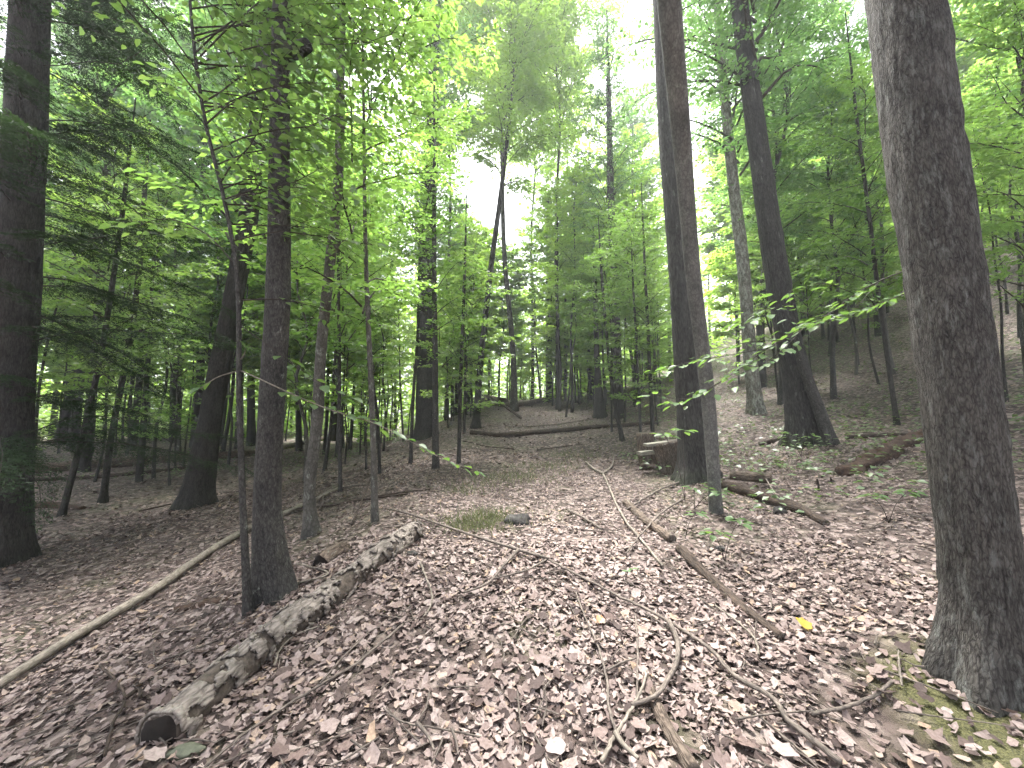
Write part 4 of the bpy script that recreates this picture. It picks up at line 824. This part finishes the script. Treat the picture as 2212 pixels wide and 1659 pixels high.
stick('dark_stick', [(640, 1108), (700, 1098), (800, 1082), (880, 1072)], 9, 8, M_LOGD, 'long dark stick on the slope behind the double bent trunk')
stick('slope_stick', [(300, 1108), (400, 1085), (460, 1072), (520, 1064)], 6, 4, M_LOGD, 'thin stick lying beside the foot of the dark leaning trunk')
stick('brown_stick', [(1755, 1562), (1850, 1540), (1900, 1515), (1930, 1492)], 14, 12, M_STICK, 'short curved stick in front of the mossy mound')
stick('thin_stick', [(1640, 1428), (1632, 1395), (1600, 1362), (1560, 1330), (1545, 1318)], 9, 5, M_STICKP, 'thin bent stick left of the dark rotting log')
stick('thin_stick', [(1590, 1575), (1660, 1562), (1760, 1555)], 8, 6, M_STICK, 'thin straight stick crossing the thick end of the longest branch')
stick('pale_stick', [(1950, 1500), (1944, 1455), (1942, 1420)], 8, 6, M_STICKP, 'short pale stick at the edge of the moss')
stick('thin_stick', [(1560, 1040), (1600, 1030), (1660, 1018)], 8, 6, M_STICK, 'thin stick right of the furrowed trunk foot')
stick('prop_stick', [(1690, 1092), (1668, 1070), (1652, 1052)], 6, 4, M_STICKP, 'pale stick leaning on the dark log by the smooth trunk', (), .02, [0, .06, .14])
stick('path_stick', [(1160, 975), (1210, 968), (1262, 962)], 5, 3, M_LOGD, 'thin dark stick lying on the path behind the grass')
stick('path_stick', [(1120, 925), (1220, 916), (1290, 905)], 4, 3, M_STICK, 'thin stick on the far path beyond the dark log')
stick('path_stick', [(1000, 955), (1060, 968), (1110, 972)], 4, 3, M_LOGD, 'thin dark stick at the left border of the path near the leaning tree')
stick('slope_stick', [(640, 1270), (700, 1255), (640, 1225)], 7, 5, M_STICKP, 'pale broken stick at the foot of the scaly brown trunk')

# stones and stub
def stone(name, u, v, sx, sy, sz, mat, label, seed, cat='stone'):
    rg = np.random.default_rng(seed); th = np.linspace(0, 2 * np.pi, 22, endpoint=False); ph = np.linspace(-.35, math.pi / 2, 10)
    T_, P_ = np.meshgrid(th, ph); d = np.stack([np.cos(T_) * np.cos(P_), np.sin(T_) * np.cos(P_), np.sin(P_)], -1)
    r = 1 + .6 * (vnoise(d[..., 0] * 1.6 + seed, d[..., 1] * 1.6, d[..., 2] * 1.6, seed) - .5) + .25 * (vnoise(d[..., 0] * 4, d[..., 1] * 4, d[..., 2] * 4, seed) - .5)
    V = d * r[..., None] * np.array([sx, sy, sz]); i, j = np.meshgrid(np.arange(9), np.arange(22), indexing='ij'); k = (j + 1) % 22
    o = link(name, mesh(name, V, [np.stack([i * 22 + j, i * 22 + k, (i + 1) * 22 + k, (i + 1) * 22 + j], -1).reshape(-1, 4)], [mat]), None, G(u, v, .01)); tag(o, label, cat); return o
stone('dark_stone', 1117, 1130, .15, .09, .09, M_STONE, 'dark stone lying beside grass in the middle of the path', 3)
stone('dark_stone', 1684, 1110, .07, .06, .08, M_STONE, 'rounded dark stone below the dark log by the smooth trunk', 5)
stone('small_stone', 890, 1200, .05, .035, .03, M_STONE, 'small dark stone at the far end of the rotten log', 6)
stone('flat_stone', 402, 1634, .08, .04, .025, plain('green_stone', (.05, .055, .038), (.11, .115, .08), 30), 'flat greenish stone at the near end of the rotten log', 7)
stone('flat_stone', 1557, 1190, .05, .04, .03, M_STONE, 'little dark stone under the leafy seedling', 8)
for u, v, h, lab in ((2050 - 282, 1060, .16, 'short dark upright stub in the leaves on the bank'), (1796, 1046, .10, 'smaller upright stub beside the short dark stub')):
    p = G(u, v); g = Geo(); V, fs, bc = tube(spline([(0, 0, -.05), (.004, 0, h * .5), (-.006, .004, h)], 6), np.linspace(.016, .011, 6), 8); g.add(V, fs, 0, None, bc)
    tag(link('wood_stub', g.mesh('wood_stub', [M_LOGD]), None, p), lab, 'stub')

# ------------------------------------------------------------------ plank bench on log rounds
pb = G(1452, 1020); by = pb.y
bench = link('plank_bench', None, None, pb); tag(bench, 'rough bench of weathered planks on upright log rounds beside the furrowed trunk', 'bench')
def rnd_log(p, r0, r1, h, tilt, name='log_round', mat=M_LOG, seed=0):
    g = Geo(); P = spline([(0, 0, -.12), (tilt * .5, 0, h * .5), (tilt, 0, h)], 14)
    V, fs, bc = tube(P, np.linspace(r0, r1, 14), 24, lambda th, s: 1 + .1 * (vnoise(np.cos(th)[None] * 3, np.sin(th)[None] * 3, s[:, None] * 2, seed) - .5) + .05 * np.abs(2 * vnoise(np.cos(th)[None] * 9, np.sin(th)[None] * 9, s[:, None] * 3, seed + 1) - 1))
    g.add(V, fs[:1], 0, None, bc); g.F += fs[1:]; g.M += [1, 1]
    return link(name, g.mesh(name, [mat, M_ROT]), bench, p - pb)
px = by / F
rnd_log(pb, 23 * px, 27 * px, 64 * px, -14 * px, seed=1)
rnd_log(onground(pb.x - 22 * px, by + .75), 20 * px, 20 * px, 78 * px, -6 * px, seed=2)
def plank(a, b, dep, th, seed):
    a, b = a - pb, b - pb; d = (b - a); L = d.length; d.normalize(); side = Vector((0, 0, 1)).cross(d).normalized() * dep / 2; up = d.cross(side).normalized() * th / 2
    rg = np.random.default_rng(seed); V = []; bc = []; n = 8
    for k in range(n + 1):
        c = a + d * L * k / n + Vector((0, 0, rg.normal(0, .003)))
        for s, t in ((-1, -.8), (-.97, 1), (.97, 1), (1, -.8)): V.append(c + side * s * (1 + rg.normal(0, .015)) + up * t); bc.append((s * dep / 2, t * th / 2, L * k / n))
    fq = [(k * 4 + i, k * 4 + (i + 1) % 4, k * 4 + 4 + (i + 1) % 4, k * 4 + 4 + i) for k in range(n) for i in range(4)] + [(3, 2, 1, 0), (n * 4, n * 4 + 1, n * 4 + 2, n * 4 + 3)]
    return link('plank', mesh('plank', [tuple(v) for v in V], [np.array(fq)], [M_PLANK], None, {'bc': np.array(bc)}, False), bench)
plank(at(1394, 962, by), at(1502, 948, by + .05), .26, .055, 1)
plank(at(1380, 980, by + .1), at(1470, 972, by + .15), .24, .07, 2)
for u in (1390, 1415):
    p = G(u, 1000); p.y = by + .12; p.z = float(hgt(p.x, p.y)); hz = at(u, 984, by + .12).z - p.z
    g = Geo(); V, fs, bc = tube(spline([(0, 0, -.05), (0, 0, hz)], 4), np.array([.05, .05, .05, .05]), 10); g.add(V, fs, 0, None, bc); link('leg', g.mesh('leg', [M_BROWN]), bench, p - pb)

# ------------------------------------------------------------------ leafy seedlings
def seedling(name, base, tips, label, leaf=.1, n=9, seed=0, y_off=0):
    p0 = G(*base); rn = random.Random(seed); o = link(name, None, None, p0); tag(o, label, 'plant')
    for u0, u1, v, y in tips:
        c = at((u0 + u1) / 2, v, p0.y + y); g = Geo()
        V, fs, bc = tube(spline([p0 - p0, Vector(((c.x - p0.x) * .4, (c.y - p0.y) * .4, (c.z - p0.z) * .6)), c - p0], 8), np.linspace(.005, .002, 8), 5); g.add(V, fs, 0, None, bc); st = link('stem', g.mesh('stem', [M_TWIG]), o)
        wdt = abs(at(u1, v, p0.y + y).x - at(u0, v, p0.y + y).x)
        for k in range(n):
            a = k * 2.4 + rn.uniform(-.3, .3); r = wdt * .5 * rn.uniform(.0, .55); q_ = c + Vector((math.cos(a) * r, math.sin(a) * r * .6, rn.gauss(0, .012)))
            put_leaf(st, p0, q_, (math.cos(a), math.sin(a) * .8, rn.gauss(-.08, .1)), (rn.gauss(0, .18), rn.gauss(-.08, .18), 1), leaf * rn.uniform(.75, 1.15), k + seed)
    return o
seedling('leafy_seedling', (1565, 1215), [(1490, 1590, 1150, .0), (1550, 1640, 1125, .15)], 'leafy seedling with pale green leaves in front of the smooth trunk foot', .10, 10, 1)
seedling('leafy_seedling', (1480, 1165), [(1470, 1530, 1110, .1)], 'small leafy seedling left of the smooth trunk foot', .09, 7, 2)
seedling('leafy_seedling', (1500, 1100), [(1440, 1560, 1055, -.3), (1520, 1600, 1062, -.45)], 'spreading pale seedling in front of the furrowed trunk foot', .10, 10, 3)
seedling('leafy_seedling', (1480, 1085), [(1400, 1470, 938, -1.6), (1450, 1500, 930, -1.7)], 'low sprig of pale leaves in front of the bench top', .10, 9, 4)
seedling('leafy_seedling', (1920, 1130), [(1840, 1930, 1072, 0), (1910, 2010, 1062, .1)], 'flat leafy seedling on the bank left of the thick grey trunk', .10, 11, 5)
seedling('leafy_seedling', (1730, 985), [(1650, 1720, 936, -1.0), (1700, 1800, 940, -1.0)], 'leafy seedling in front of the thick furrowed trunk on the bank', .10, 10, 6)
seedling('leafy_seedling', (1070, 890), [(1045, 1095, 842, 0), (1050, 1090, 850, .2)], 'bright seedling behind the propped pole at the path end', .3, 9, 7)
seedling('leafy_seedling', (1350, 1260), [(1345, 1372, 1232, 0)], 'tiny seedling in the middle right of the path', .05, 4, 8)

# ------------------------------------------------------------------ hazy air
m, t, o = nodes('haze'); pv = N(t, 'ShaderNodeVolumePrincipled', {'Color': (.92, .96, 1, 1), 'Density': 0.0021, 'Anisotropy': .3}); t.links.new(pv.outputs[0], o.inputs['Volume'])
V = [(x_, y_, z_) for z_ in (-6, 75) for y_ in (-62, 402) for x_ in (-302, 302)]
tag(link('haze', mesh('haze', V, [np.array([[0, 2, 3, 1], [4, 5, 7, 6], [0, 1, 5, 4], [2, 6, 7, 3], [0, 4, 6, 2], [1, 3, 7, 5]])], [m], smooth=False)), 'thin pale haze hanging among the trees', 'haze', kind='stuff')
